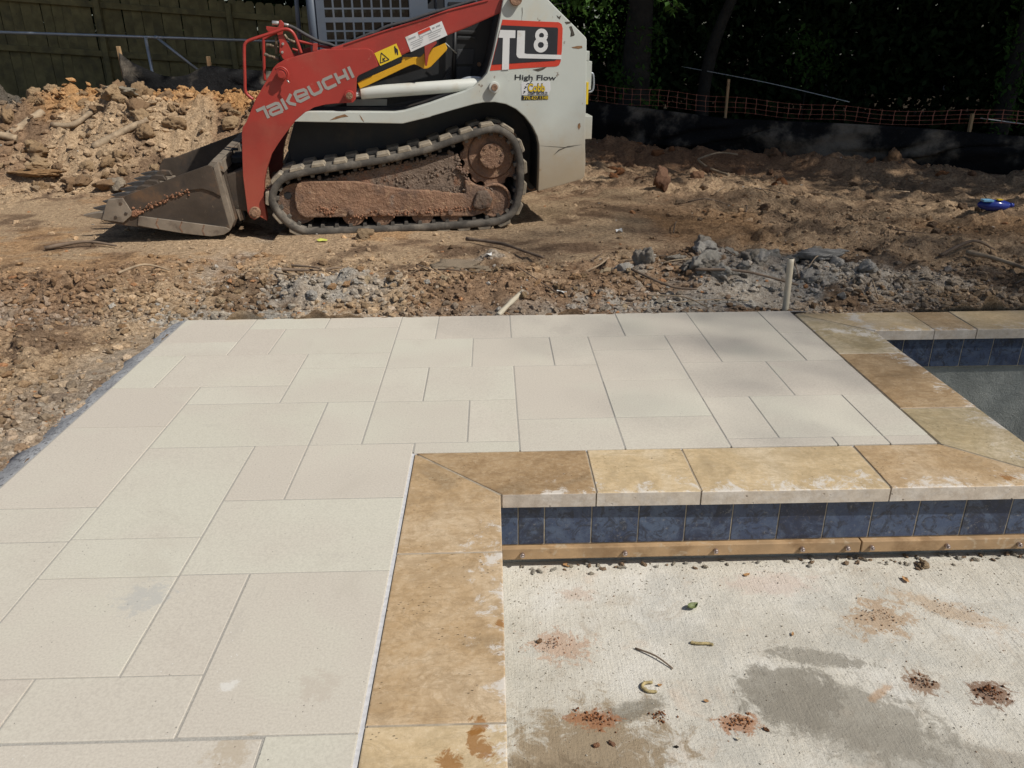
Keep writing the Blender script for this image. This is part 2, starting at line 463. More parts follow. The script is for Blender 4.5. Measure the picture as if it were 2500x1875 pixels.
t.bump([(br, 0.38, 0.005), (t.math('MULTIPLY', pit_, -1.0), 0.7, 0.004), (t.noise(P, 110, 6, 0.8), 0.6, 0.007), (t.noise(P, 18, 4), 0.25, 0.02)])
M_CONC = t.m
t = NT('pool_plaster'); P = t.pos()
c = t.ramp(t.noise(P, 4, 6, 0.6), [(0.3, (0.25, 0.26, 0.235)), (0.7, (0.40, 0.41, 0.375))])
c = t.mix(t.step(t.noise(P, 14, 7, 0.75, 0.8), 0.62, 0.68), c, (0.055, 0.06, 0.055)); t.base(c); t.rough(0.9)
t.bump([(t.noise(P, 14, 7, 0.75, 0.8), 0.6, 0.03), (t.noise(P, 90, 4), 0.4, 0.01)])
M_PLASTER = t.m

# earth: colour of each spot comes with the ground itself, grain from noise
t = NT('dug_earth'); v = t.coord('Object', False)
at = t.n('ShaderNodeAttribute'); at.attribute_name = 'Col'
f = t.ramp(t.noise(v, 34, 6, 0.72), [(0.30, (0.38, 0.33, 0.29)), (0.5, (0.96, 0.93, 0.90)), (0.72, (1.42, 1.42, 1.42))])
c = t.mix(1.0, at.outputs[0], f, 'MULTIPLY')
f2 = t.ramp(t.noise(v, 150, 4, 0.75), [(0.32, (0.45, 0.42, 0.39)), (0.5, (1.0, 1.0, 1.0)), (0.70, (1.45, 1.43, 1.4))])
c = t.mix(0.85, c, f2, 'MULTIPLY')
c = t.mix(t.math('MULTIPLY', t.step(t.noise(v, 5.2, 5, 0.7, 0.8), 0.60, 0.72), 0.6), c, t.mix(1.0, c, (0.85, 0.62, 0.45), 'MULTIPLY'))
c = t.mix(t.math('MULTIPLY', t.step(t.noise(v, 48, 4, 0.7), 0.62, 0.70), 0.8), c, t.mix(1.0, c, (1.35, 1.38, 1.45), 'MULTIPLY'))
t.base(c); t.rough(0.95); t.b.inputs['Specular IOR Level'].default_value = 0.2
t.bump([(t.noise(v, 26, 8, 0.75), 0.9, 0.035), (t.vor(v, 55), 0.5, 0.012), (t.noise(v, 160, 4, 0.7), 0.6, 0.008)])
M_EARTH = t.m
t = NT('clod_earth'); v = t.coord('Object', False)
at = t.n('ShaderNodeAttribute'); at.attribute_name = 'Col'
f = t.ramp(t.noise(v, 70, 6, 0.72), [(0.30, (0.48, 0.45, 0.42)), (0.5, (1.0, 0.98, 0.96)), (0.72, (1.35, 1.33, 1.3))])
c = t.mix(1.0, at.outputs[0], f, 'MULTIPLY'); t.base(c); t.rough(0.95); t.b.inputs['Specular IOR Level'].default_value = 0.2
t.bump([(t.noise(v, 60, 7, 0.75), 0.9, 0.015), (t.noise(v, 220, 4), 0.5, 0.004)])
M_CLOD = t.m

DUST = (0.36, 0.25, 0.15)
M_RED = simple('red_paint', (0.34, 0.036, 0.026), 0.42, 0, 0.10, 3, layers=(((0.21, 0.035, 0.026), 2.2, 0.50, 0.66, 0.45), ((0.42, 0.22, 0.15), 16, 0.66, 0.71, 0.4), ((0.30, 0.09, 0.06), 3.5, 0.50, 0.80, 0.45), ((0.50, 0.17, 0.12), 60, 0.70, 0.74, 0.7), ((0.34, 0.13, 0.08), 9, 0.62, 0.76, 0.35)), bump=((30, 0.04, 0.004), (5, 0.05, 0.03)), zdirt=((0.38, 0.13, 0.08), 0.25, 0.9, 0.45))
M_WHITE = simple('white_paint', (0.50, 0.525, 0.48), 0.45, 0, 0.06, 2.5, layers=(((0.36, 0.35, 0.31), 1.6, 0.50, 0.70, 0.5), ((0.52, 0.45, 0.32), 3, 0.52, 0.78, 0.55), ((0.16, 0.11, 0.075), 13, 0.665, 0.70, 0.85), ((0.26, 0.13, 0.06), 26, 0.69, 0.72, 0.9)), bump=((12, 0.05, 0.006),), zdirt=((0.40, 0.30, 0.185), 0.32, 0.98, 0.85))
M_SCUFF = simple('bare_scuff', (0.075, 0.065, 0.05), 0.8, var=0.4, scale=60)
M_SCUFF2 = simple('rust_scuff', (0.22, 0.12, 0.055), 0.8, var=0.4, scale=60)
M_WHITE2 = simple('white_paint_cylinder', (0.54, 0.55, 0.505), 0.38, 0, 0.05, 4, layers=(((0.42, 0.34, 0.23), 5, 0.50, 0.68, 0.55), ((0.22, 0.12, 0.06), 24, 0.70, 0.73, 0.8)))
M_YELL = simple('yellow_paint', (0.62, 0.33, 0.010), 0.45, 0, 0.06, 4, layers=(((0.40, 0.20, 0.03), 7, 0.60, 0.74, 0.5),))
M_YSTICK = simple('yellow_film', (0.72, 0.50, 0.02), 0.5, 0, 0.03, 4)
M_BLACK = simple('black_film', (0.018, 0.019, 0.024), 0.5, 0, 0.2, 8, layers=(((0.09, 0.09, 0.09), 18, 0.66, 0.72, 0.6),))
M_RFILM = simple('red_film', (0.55, 0.045, 0.02), 0.5, 0, 0.06, 8, layers=(((0.5, 0.3, 0.2), 22, 0.70, 0.73, 0.8),))
M_WFILM = simple('white_film', (0.64, 0.64, 0.63), 0.5, 0, 0.04, 8, layers=(((0.44, 0.38, 0.28), 9, 0.60, 0.72, 0.55),))
M_GFILM = simple('silver_grey_film', (0.30, 0.29, 0.265), 0.5, 0, 0.06, 8)
M_LFILM = simple('grey_print', (0.32, 0.33, 0.34), 0.6, 0, 0.1, 8)
M_RUBBER = simple('dusty_rubber', (0.072, 0.063, 0.052), 0.85, 0, 0.3, 14, layers=(((0.26, 0.225, 0.18), 6, 0.44, 0.66, 0.55), ((0.035, 0.034, 0.033), 20, 0.60, 0.70, 0.6)), bump=((40, 0.4, 0.006),))
M_LUG = simple('dusty_lug', (0.27, 0.225, 0.165), 0.9, 0, 0.25, 20, layers=(((0.10, 0.095, 0.09), 12, 0.54, 0.66, 0.7), ((0.42, 0.37, 0.29), 18, 0.60, 0.72, 0.6)), bump=((60, 0.5, 0.006),))
M_RUST = simple('muddy_steel', (0.27, 0.155, 0.095), 0.85, 0, 0.25, 7, layers=(((0.13, 0.09, 0.07), 4, 0.48, 0.66, 0.7), ((0.42, 0.27, 0.165), 18, 0.54, 0.66, 0.75), ((0.20, 0.18, 0.16), 6, 0.62, 0.74, 0.6)), bump=((22, 0.9, 0.03), (90, 0.7, 0.01)))
M_MUD = simple('caked_mud', (0.235, 0.17, 0.125), 0.95, 0, 0.25, 9, layers=(((0.32, 0.15, 0.08), 7, 0.54, 0.68, 0.7), ((0.06, 0.04, 0.03), 16, 0.63, 0.68, 0.8)), bump=((16, 1.0, 0.06), (60, 0.8, 0.02)))
M_BUCKET = simple('worn_bucket_steel', (0.088, 0.068, 0.052), 0.55, 0.35, 0.3, 5, layers=(((0.22, 0.12, 0.06), 5, 0.54, 0.72, 0.6), ((0.045, 0.04, 0.038), 4, 0.52, 0.68, 0.6), ((0.33, 0.25, 0.17), 30, 0.66, 0.71, 0.6)), bump=((30, 0.2, 0.008),))
M_TOOTH = simple('dark_tooth_steel', (0.085, 0.082, 0.08), 0.45, 0.4, 0.3, 10, layers=(((0.2, 0.16, 0.12), 9, 0.58, 0.70, 0.6),))
M_BEDGE = simple('worn_bucket_edge', (0.27, 0.225, 0.175), 0.5, 0.3, 0.25, 8, layers=(((0.12, 0.09, 0.07), 7, 0.52, 0.68, 0.7), ((0.30, 0.15, 0.07), 9, 0.62, 0.72, 0.6)), bump=((40, 0.2, 0.006),))
M_BMUD = simple('bucket_clay', (0.30, 0.15, 0.085), 0.95, 0, 0.25, 16, bump=((40, 0.9, 0.02),))
M_DARK = simple('gunmetal_paint', (0.030, 0.033, 0.036), 0.6, 0, 0.2, 4, layers=(((0.085, 0.062, 0.042), 3.0, 0.46, 0.72, 0.75), ((0.16, 0.11, 0.07), 24, 0.70, 0.74, 0.6)))
M_DARKER = simple('black_paint', (0.014, 0.015, 0.017), 0.55, 0, 0.2, 4, layers=(((0.05, 0.042, 0.034), 6, 0.54, 0.74, 0.6),))
M_CAB = simple('blue_grey_paint', (0.085, 0.105, 0.135), 0.5, 0, 0.08, 3, layers=(((0.14, 0.135, 0.125), 5, 0.56, 0.78, 0.4),))
M_HOSE = simple('hose_sleeve', (0.045, 0.043, 0.045), 0.7, 0, 0.2, 20, bump=((90, 0.4, 0.004),))
M_CHROME = simple('plated_steel', (0.55, 0.53, 0.50), 0.35, 0.8, 0.15, 30)
M_BRASS = simple('dirty_fitting', (0.20, 0.15, 0.10), 0.6, 0.4, 0.35, 30, layers=(((0.05, 0.04, 0.035), 26, 0.50, 0.62, 0.8),))
M_GLASS = simple('dark_cab_glass', (0.012, 0.016, 0.016), 0.12, 0, 0.2, 3)
M_FENCE = simple('weathered_fence', (0.165, 0.14, 0.062), 0.9, 0, 0.35, 5, layers=(((0.085, 0.077, 0.042), 4, 0.48, 0.68, 0.7), ((0.03, 0.03, 0.024), 17, 0.66, 0.72, 0.7)), bump=((20, 0.4, 0.01),))
M_GALV = simple('galvanised_pipe', (0.40, 0.43, 0.46), 0.45, 0.6, 0.12, 14)
M_FABRIC = simple('black_silt_fabric', (0.010, 0.010, 0.0105), 0.85, 0, 0.35, 3, layers=(((0.24, 0.205, 0.16), 1.3, 0.50, 0.68, 0.85), ((0.045, 0.046, 0.048), 60, 0.58, 0.66, 0.5)), spec=0.15, bump=((7, 0.6, 0.05), (80, 0.4, 0.006)))
M_ORANGE = simple('orange_netting', (0.33, 0.12, 0.075), 0.6, 0, 0.1, 8)
M_STAKE = simple('stake_wood', (0.38, 0.25, 0.13), 0.85, 0, 0.2, 12, bump=((40, 0.3, 0.004),))
M_PVC = simple('aged_pvc', (0.52, 0.46, 0.35), 0.5, 0, 0.06, 8, layers=(((0.33, 0.24, 0.14), 11, 0.56, 0.72, 0.6),))
M_WOOD = simple('dead_wood', (0.33, 0.25, 0.165), 0.9, 0, 0.3, 14, layers=(((0.19, 0.13, 0.085), 9, 0.52, 0.66, 0.7),), bump=((50, 0.6, 0.008),))
M_TWIG = simple('twig_bark', (0.16, 0.115, 0.08), 0.9, 0, 0.35, 14, bump=((60, 0.5, 0.004),))
M_BARK = simple('tree_bark', (0.030, 0.026, 0.02), 0.95, 0, 0.35, 6, bump=((18, 0.9, 0.03),))
M_PAPER = simple('white_scrap', (0.68, 0.68, 0.65), 0.7, 0, 0.06, 20)
M_BLUE = simple('blue_plastic', (0.025, 0.045, 0.26), 0.18, 0, 0.2, 12)
M_LBLUE = simple('pale_blue_label', (0.22, 0.50, 0.72), 0.4, 0, 0.05, 12)
M_DRYLEAF = simple('dry_leaf', (0.36, 0.20, 0.085), 0.8, 0, 0.3, 30)
M_GRNLEAF = simple('fallen_green_leaf', (0.13, 0.155, 0.055), 0.6, 0, 0.2, 30)
M_YLEAF = simple('yellow_green_leaf', (0.50, 0.52, 0.10), 0.6, 0, 0.2, 30)
def leafmat(name, a, b_, trans):
    t = NT(name); v = t.coord()
    g = t.n('ShaderNodeNewGeometry')
    c = t.ramp(g.outputs['Random Per Island'], [(0.0, a), (1.0, b_)]); t.base(c); t.rough(0.8); t.b.inputs['Specular IOR Level'].default_value = 0.15
    tr = t.n('ShaderNodeBsdfTranslucent'); t.l(c, tr.inputs[0])
    mx = t.n('ShaderNodeMixShader'); mx.inputs[0].default_value = trans
    t.l(t.b.outputs[0], mx.inputs[1]); t.l(tr.outputs[0], mx.inputs[2]); t.l(mx.outputs[0], t.out.inputs[0])
    return t.m
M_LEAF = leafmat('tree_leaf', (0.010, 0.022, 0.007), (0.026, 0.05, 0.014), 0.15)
M_LEAF_LIT = leafmat('lit_leaf', (0.045, 0.10, 0.02), (0.09, 0.18, 0.04), 0.4)  # brighter copy of the leaf colour, standing in for sunlit leaves
# ------------------------------------------------------------------ terrain
def ground_z(x, y, fine=True):
    x = np.asarray(x, dtype=np.float64); y = np.asarray(y, dtype=np.float64)
    n1 = vnoise(x / 1.7, y / 1.7, 1); n2 = vnoise(x / 0.8, y / 0.8, 2); n3 = vnoise(x / 0.33, y / 0.33, 3)
    z = -0.02 + 0.05 * n1 + 0.0 * x
    # flat, driven-over ground under the machine
    drv = ss(5.0, 5.8, y) * ss(9.0, 7.6, y) * ss(-5.4, -4.2, x) * ss(2.2, 1.2, x)
    z = z * (1 - drv) + drv * (-0.005 + 0.012 * n2)
    # heap of spoil on the left, running behind the machine
    crest = 10.2 + 0.5 * vnoise(x / 1.5, x * 0 + 3.3, 5)
    prof = ss(crest - 1.9, crest, y + 0.45 * n2) * (1 - 0.62 * ss(crest + 0.3, crest + 1.9, y))
    hgt = 0.83 + 0.12 * ss(-5.0, -5.8, x) + 0.14 * vnoise(x / 1.1, x * 0 + 8.1, 6) - 0.16 * np.exp(-((x + 5.75) / 0.35) ** 2) + 0.10 * ss(-6.2, -7.2, x)
    left = ss(0.2, -2.6, x)
    z = z + prof * hgt * left
    z = z + 0.34 * ss(10.8, 12.8, y) * ss(-1.0, -4.0, x) * 0.25
    # low red berm along the silt fence on the right
    s_ = (x - 2.82) * 0.611 + (y - 11.37) * 0.791
    z = z + 0.085 * np.exp(-((s_ + 0.55) / 0.38) ** 2) * ss(0.3, 1.4, x) * (1 + 1.2 * n2) - 0.25 * ss(0.3, 2.5, s_) * ss(0.3, 1.6, x)
    # grey rubble heap by the pipe and loose spoil along the slab
    z = z + 0.15 * np.exp(-(((x - 1.55) / 0.62) ** 2 + ((y - 4.98) / 0.34) ** 2))
    z = z + 0.05 * np.exp(-((y - 4.75) / 0.3) ** 2) * ss(-2.6, -1.6, x) * ss(1.6, 0.6, x) * (1 + 1.5 * n2)
    z = z + 0.055 * np.exp(-(((x + 2.6) / 0.7) ** 2 + ((y - 4.6) / 0.5) ** 2)) * (1 + 2 * n3)
    rough = 1.0 - 0.72 * drv
    sand = ss(-1.6, -2.4, x) * ss(4.9, 5.4, y) * ss(8.2, 7.4, y)
    rough = rough * (1 - 0.5 * sand)
    mound = prof * left
    z = z + rough * (0.045 * n2 + (0.035 + 0.10 * mound) * n3)
    if fine:
        amp = 1.25 * rough * (0.75 + 0.5 * vnoise(x / 0.6, y / 0.6, 9)) * (1 + 1.1 * mound)
        wx = x + 0.05 * vnoise(x / 0.1, y / 0.1, 12); wy = y + 0.05 * vnoise(x / 0.1, y / 0.1, 13)
        d1, c1 = worley(wx / 0.24, wy / 0.24, 3); d2, c2 = worley(wx / 0.105, wy / 0.105, 4); d3, c3 = worley(x / 0.052, y / 0.052, 8)
        z = z + amp * (0.075 * np.clip(1 - d1 / 0.6, 0, 1) ** 0.8 * (c1 > 0.55) * c1
                       + 0.040 * np.clip(1 - d2 / 0.6, 0, 1) ** 0.8 * (c2 > 0.4) * c2
                       + 0.016 * np.clip(1 - d3 / 0.62, 0, 1) * (c3 > 0.4) * c3
                       + 0.022 * vnoise(x / 0.12, y / 0.12, 14) + 0.012 * vnoise(x / 0.05, y / 0.05, 15) - 0.008)
    # keep below the slab beside it
    ed = np.minimum(np.where(y > 4.15, y - 4.15, 9), np.where(x < -1.7, -1.7 - x, 9))
    lim = ss(0.0, 0.45, ed)
    z = np.where(ed < 0.45, z * lim - 0.045 * (1 - lim), z)
    return z

def ground_col(x, y):
    TAN = np.array((0.475, 0.352, 0.228)); BRN = np.array((0.315, 0.210, 0.132)); DRK = np.array((0.14, 0.096, 0.064))
    ORG = np.array((0.50, 0.28, 0.115)); GRY = np.array((0.405, 0.385, 0.345)); DGR = np.array((0.105, 0.10, 0.088)); RED = np.array((0.36, 0.19, 0.10))
    n1 = vnoise(x / 0.9, y / 0.9, 21); n2 = vnoise(x / 0.3, y / 0.3, 22); n3 = vnoise(x / 0.1, y / 0.1, 23)
    def mx(a, b_, f): return a * (1 - f[:, None]) + b_ * f[:, None]
    one = np.ones(len(x))
    c = mx(TAN * one[:, None], BRN * one[:, None], ss(-0.22, 0.2, n1 * 0.6 + n2 * 0.5 + n3 * 0.25))
    drv = ss(4.7, 5.8, y) * ss(8.4, 7.4, y) * ss(0.9, -0.6, x)
    c = mx(c, TAN * 1.05 * one[:, None], 0.75 * drv * ss(-0.3, 0.1, -n2 + 0.1))
    c = mx(c, ORG * one[:, None], 0.45 * drv * ss(0.08, 0.3, n1 + 0.4 * n3))
    c = mx(c, DRK * one[:, None], 0.55 * ss(0.15, 0.33, n2 + 0.5 * n3))
    # right hand side: greyer brown, darker in patches
    rt = ss(0.6, 3.0, x + 0.6 * n1) * ss(4.0, 5.0, y)
    c = mx(c, np.array((0.385, 0.275, 0.175)) * one[:, None], 0.7 * rt)
    c = mx(c, DRK * one[:, None], 0.2 * rt * ss(0.0, 0.3, n2 + n3 * 0.6))
    c = mx(c, RED * one[:, None], 0.65 * ss(9.0, 10.4, y + n1) * ss(0.6, 2.0, x))
    c = mx(c, ORG * one[:, None], 0.35 * ss(0.9, 1.4, x) * ss(5.5, 6.2, y) * ss(7.5, 6.6, y) * ss(0.0, 0.25, n1))
    # heap: dark grey at its far left top, orange behind
    c = mx(c, DGR * one[:, None], 0.9 * ss(9.6, 10.3, y + 0.6 * n2) * ss(-5.0, -5.6, x + 0.5 * n2))
    c = mx(c, ORG * one[:, None], 0.8 * ss(9.7, 10.2, y + 0.6 * n2) * ss(-5.6, -5.0, x + 0.4 * n1) * ss(-1.5, -2.5, x))
    # band of cement dust close to the slab
    ed = np.minimum(np.where(y > 4.15, y - 4.15, 9), np.where(x < -1.7, -1.7 - x, 9))
    c = mx(c, GRY * one[:, None], 0.5 * ss(0.30, 0.03, ed + 0.35 * n2 + 0.25 * n3) * ss(-0.25, 0.25, n2 + 0.5 * n1 + 0.25))
    def patch(px, py, rx, ry, s):
        d = np.hypot((x - px) / rx, (y - py) / ry) + 0.9 * n2 + 0.7 * n3
        return s * ss(1.15, 0.6, d)
    for p in ((-1.22, 4.62, 0.30, 0.33, 0.8), (-0.88, 4.85, 0.20, 0.18, 0.7), (-0.75, 4.62, 0.20, 0.14, 0.6), (-1.45, 4.28, 0.45, 0.12, 0.9),
              (1.75, 5.0, 0.70, 0.34, 0.75), (1.5, 4.5, 0.7, 0.2, 0.75), (2.3, 4.75, 0.7, 0.4, 0.6), (-1.95, 3.3, 0.2, 0.5, 0.3), (1.05, 4.35, 0.5, 0.15, 0.8),
              (-0.03, 5.46, 0.15, 0.1, 0.6), (-0.22, 5.2, 0.25, 0.16, 0.35)):
        c = mx(c, GRY * one[:, None], patch(*p))
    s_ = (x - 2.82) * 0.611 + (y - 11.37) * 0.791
    c = mx(c, np.array((0.045, 0.036, 0.024)) * one[:, None], ss(-0.05, 0.25, s_) * ss(0.0, 0.8, x) + ss(12.2, 12.8, y) * ss(0.8, 0.0, x))  # dark leaf litter beyond the fence lines; shade there partly put into its colour
    return np.clip(c, 0.02, 0.9)

def axis(segs):
    out = [np.arange(a, b_, s) for a, b_, s in segs]
    return np.concatenate(out + [np.array([segs[-1][1]])])
def grow(start, end, s0, g):
    a = [start]; s = s0
    while abs(a[-1] - start) < abs(end - start):
        a.append(a[-1] + math.copysign(s, end - start)); s *= g
    return np.array(a[1:])
xs = np.concatenate([grow(-9.0, -90, 0.08, 1.3)[::-1], axis([(-9.0, -5.0, 0.026), (-5.0, 3.0, 0.019), (3.0, 9.0, 0.027)]), grow(9.0, 90, 0.08, 1.3)])
yy = [0.6]
while yy[-1] < 14.0: yy.append(yy[-1] + max(0.010, 0.0042 * yy[-1]))
ys = np.concatenate([grow(0.6, -40, 0.05, 1.4)[::-1], np.array(yy), grow(yy[-1], 120, 0.1, 1.3)])
GX, GY = np.meshgrid(xs, ys)
gz = ground_z(GX.ravel(), GY.ravel())
far = np.maximum(np.abs(GX.ravel()) - 9, np.maximum(GY.ravel() - 14, 0))
GV = np.stack([GX.ravel(), GY.ravel(), gz], 1)
nx, ny = len(xs), len(ys)
ii = (np.arange(ny - 1)[:, None] * nx + np.arange(nx - 1)[None, :]).ravel()
GF = np.stack([ii, ii + 1, ii + nx + 1, ii + nx], 1)
cx = (GX[:-1, :-1] + GX[1:, 1:]).ravel() / 2; cy = (GY[:-1, :-1] + GY[1:, 1:]).ravel() / 2
hole = (cx > -1.69) & (cx < 7.0) & (cy < 4.13) & (cy > -3.0)
GF = GF[~hole]
used = np.zeros(len(GV), bool); used[GF.ravel()] = True
rm = np.cumsum(used) - 1
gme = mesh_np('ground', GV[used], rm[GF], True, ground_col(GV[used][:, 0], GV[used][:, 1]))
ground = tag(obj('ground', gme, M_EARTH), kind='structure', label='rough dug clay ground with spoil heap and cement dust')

def gz1(x, y): return float(ground_z(np.array([x]), np.array([y]))[0])

# ------------------------------------------------------------------ patio
XL, E0, TOP = -1.675, -0.305, 4.153
PAV = [(XL, -1.290, 3.787, TOP), (-1.290, -.892, 3.976, TOP), (-.892, -.502, 3.976, TOP), (XL, -1.290, 3.601, 3.787), (-1.290, -1.094, 3.601, 3.976),
       (-1.094, -.502, 3.601, 3.976), (XL, -1.487, 3.212, 3.601), (-1.487, -.899, 3.212, 3.601), (-.899, -.502, 3.411, 3.601), (-.899, -.502, 3.028, 3.411),
       (XL, -1.287, 2.823, 3.212), (-1.287, -.899, 3.028, 3.212), (-1.287, -.698, 2.640, 3.028), (-.698, -.502, 2.640, 3.028), (XL, -1.287, 2.231, 2.823),
       (XL, -1.287, 2.038, 2.231), (-1.287, -.895, 2.047, 2.640), (-.895, -.698, 2.255, 2.640), (-.698, E0, 2.255, 2.640), (-.895, E0, 1.860, 2.255),
       (-1.287, -.895, 1.854, 2.047), (XL, -1.287, 1.469, 2.038), (-1.287, -.895, 1.469, 1.854), (-.895, -.698, 1.469, 1.860), (-.698, E0, 1.283, 1.860),
       (XL, -1.090, 1.275, 1.469), (-1.090, -.698, 1.280, 1.469), (XL, -1.300, .885, 1.275), (-1.300, -.508, .885, 1.277), (-.508, E0, .885, 1.282),
       (XL, -.895, .50, .885), (-.895, E0, .50, .885), (XL, -1.287, .10, .50), (-1.287, -.698, .10, .50), (-.698, E0, .10, .50),
       (-.502, -.301, 3.785, TOP), (-.301, .084, 3.785, TOP), (.084, .663, 3.785, TOP), (.663, 1.056, 3.785, TOP), (1.056, 1.452, 3.406, TOP), (1.452, 1.632, 3.798, TOP),
       (-.502, -.108, 3.399, 3.785), (-.108, .275, 3.399, 3.785), (.275, .471, 3.399, 3.785), (.471, .861, 3.588, 3.785), (.471, .861, 3.208, 3.588), (.861, 1.056, 3.406, 3.785),
       (1.452, 1.631, 3.406, 3.798), (-.502, -.304, 3.021, 3.399), (-.304, .085, 3.021, 3.399), (.085, .471, 2.830, 3.399), (.471, .861, 2.830, 3.208), (.861, 1.257, 3.013, 3.406),
       (1.257, 1.630, 3.013, 3.406), (-.502, -.109, 2.642, 3.021), (-.109, .085, 2.642, 3.021), (.085, .471, 2.561, 2.830), (.471, .861, 2.561, 2.830), (.861, 1.059, 2.629, 3.013),
       (1.059, 1.451, 2.629, 3.013), (1.451, 1.628, 2.629, 3.013), (-.304, .085, 2.561, 2.642), (.861, 1.256, 2.561, 2.629), (1.256, 1.451, 2.561, 2.629), (1.451, 1.627, 2.561, 2.629)]
bm = slab([(XL - .004, .06), (E0 - .01, .06), (E0 - .01, 2.57), (1.624, 2.57), (1.624, 4.149), (XL - .004, 4.149)], -0.30, -0.0017)
patio = tag(obj('patio', bm, M_SAND), kind='structure', label='bed of the paved patio')
for (x0, x1, y0, y1) in PAV:
    gx, gy = 0.0026, 0.0018
    jz = random.uniform(-0.0009, 0.0009)
    b = box(x0 + gx, x1 - gx, y0 + gy, y1 - gy, -0.045, 0.0 + jz)
    top = [e for e in b.edges if all(v.co.z > -0.01 for v in e.verts)]
    vert = [e for e in b.edges if abs(e.verts[0].co.z - e.verts[1].co.z) > 0.02]
    bev(b, 0.0024, 2, top + vert)
    for vv in b.verts:
        if vv.co.z > -0.02: vv.co.z += (vv.co.x - x0) * random.uniform(-0.0002, 0.0002)
    obj('paver', b, M_PAVER, patio)
obj('mortar_edging', slab([(E0 - .004, .06), (-.2975, .06), (-.2975, 2.566), (E0 - .004, 2.566)], -.05, -.0045), M_PALE, patio)
obj('mortar_edging', slab([(-.297, 2.558), (1.624, 2.554), (1.624, 2.560), (-.297, 2.564)], -.05, -.0050), M_PALE, patio)
# mortar haunch down the left edge and a thin smear along the back
def haunch(name, path, offs, wid, zs):
    V = []; n = len(path); rows = len(offs)
    for i, p in enumerate(path):
        a = Vector(path[max(i - 1, 0)]); c = Vector(path[min(i + 1, n - 1)]); d = (c - a).normalized(); nr = Vector((-d.y, d.x))
        for k, (o_, z_) in enumerate(zip(offs, zs)):
            w_ = o_ * (1 + wid * float(vnoise(p[0] * 9 + k * 5, p[1] * 9, 31)) * (k > 0)) if k else 0
            V.append((p[0] + nr.x * w_, p[1] + nr.y * w_, z_ + (0.012 * float(vnoise(p[0] * 14 + k * 3, p[1] * 14, 33)) if k else 0)))
    F = [(i * rows + k, i * rows + k + 1, (i + 1) * rows + k + 1, (i + 1) * rows + k) for i in range(n - 1) for k in range(rows - 1)]
    return mesh_np(name, V, F)
lp = [(XL - .001, y) for y in np.arange(0.2, 4.17, 0.02)]
obj('mortar_edging', haunch('mortar_edging', lp, (0, .02, .045, .075, .11, .16), 0.5, (-.004, -.007, -.013, -.024, -.045, -.09)), M_MORTAR, patio)
bp = [(x, TOP + .001) for x in np.arange(XL - .03, 1.75, 0.02)]
obj('mortar_edging', haunch('mortar_edging', bp, (0, .012, .025, .04, .06, .09), 0.9, (-.006, -.010, -.016, -.026, -.04, -.08)), M_MORTAR, patio)

# ------------------------------------------------------------------ pool
WY, WY2 = 2.29, 3.832
shelf = slab([(-.02, -2.9), (6.5, -2.9), (6.5, 2.24), (1.93, 2.24), (1.93, 2.32), (-.02, 2.32)], -1.5, -0.30)
tag(obj('pool_floor', shelf, M_CONC), kind='structure', label='brushed concrete pool shelf scattered with soil')
deep = box(1.9, 6.9, 2.0, 4.0, -1.7, -1.45)
tag(obj('pool_floor', deep, M_PLASTER), kind='structure', label='rough deep pool floor')
pool = empty('pool_wall', (0.8, 2.3, -0.3))
tag(pool, 'pool wall round the patio corner with honey travertine coping and blue waterline tiles', 'pool wall')
def pobj(name, bm, m, parent=pool):
    o = obj(name, bm, m, parent)
    if parent is pool: o.matrix_parent_inverse = Matrix.Translation((-0.8, -2.3, 0.3))
    return o
core = slab([(-.28, -2.9), (-.012, -2.9), (-.012, WY + .012), (1.918, WY + .012), (1.918, WY2 + .012), (6.5, WY2 + .012), (6.5, 4.08), (1.66, 4.08), (1.66, 2.53), (-.28, 2.53)], -1.6, -0.054)
pobj('wall_core', core, M_PLASTER)
COP = [([(-.297, .20), (.013, .20), (.013, .685), (-.297, .685)], 0), ([(-.297, .685), (.013, .685), (.013, 1.302), (-.297, 1.302)], 2), ([(-.297, 1.302), (.013, 1.302), (.013, 1.938), (-.297, 1.938)], 0),
       ([(-.297, 1.938), (.013, 1.938), (.013, 2.253), (-.297, 2.556)], 0), ([(-.293, 2.558), (.016, 2.255), (.327, 2.253), (.327, 2.558)], 1), ([(.327, 2.253), (.674, 2.250), (.674, 2.557), (.327, 2.558)], 2),
       ([(.674, 2.250), (1.306, 2.247), (1.306, 2.556), (.674, 2.557)], 2), ([(1.306, 2.247), (1.942, 2.245), (1.627, 2.553), (1.306, 2.555)], 0),
       ([(1.631, 2.556), (1.946, 2.249), (1.946, 2.866), (1.631, 2.866)], 3), ([(1.633, 2.866), (1.946, 2.866), (1.946, 3.481), (1.633, 3.481)], 1), ([(1.634, 3.481), (1.946, 3.481), (1.948, 3.795), (1.640, 4.098)], 3),
       ([(1.644, 4.101), (1.952, 3.798), (2.262, 3.795), (2.266, 4.098)], 2), ([(2.266, 4.098), (2.262, 3.795), (2.482, 3.795), (2.490, 4.096)], 0), ([(2.490, 4.096), (2.482, 3.795), (3.10, 3.793), (3.11, 4.094)], 2),
       ([(3.11, 4.094), (3.10, 3.793), (3.72, 3.793), (3.73, 4.094)], 0), ([(3.73, 4.094), (3.72, 3.793), (4.34, 3.793), (4.35, 4.094)], 2)]
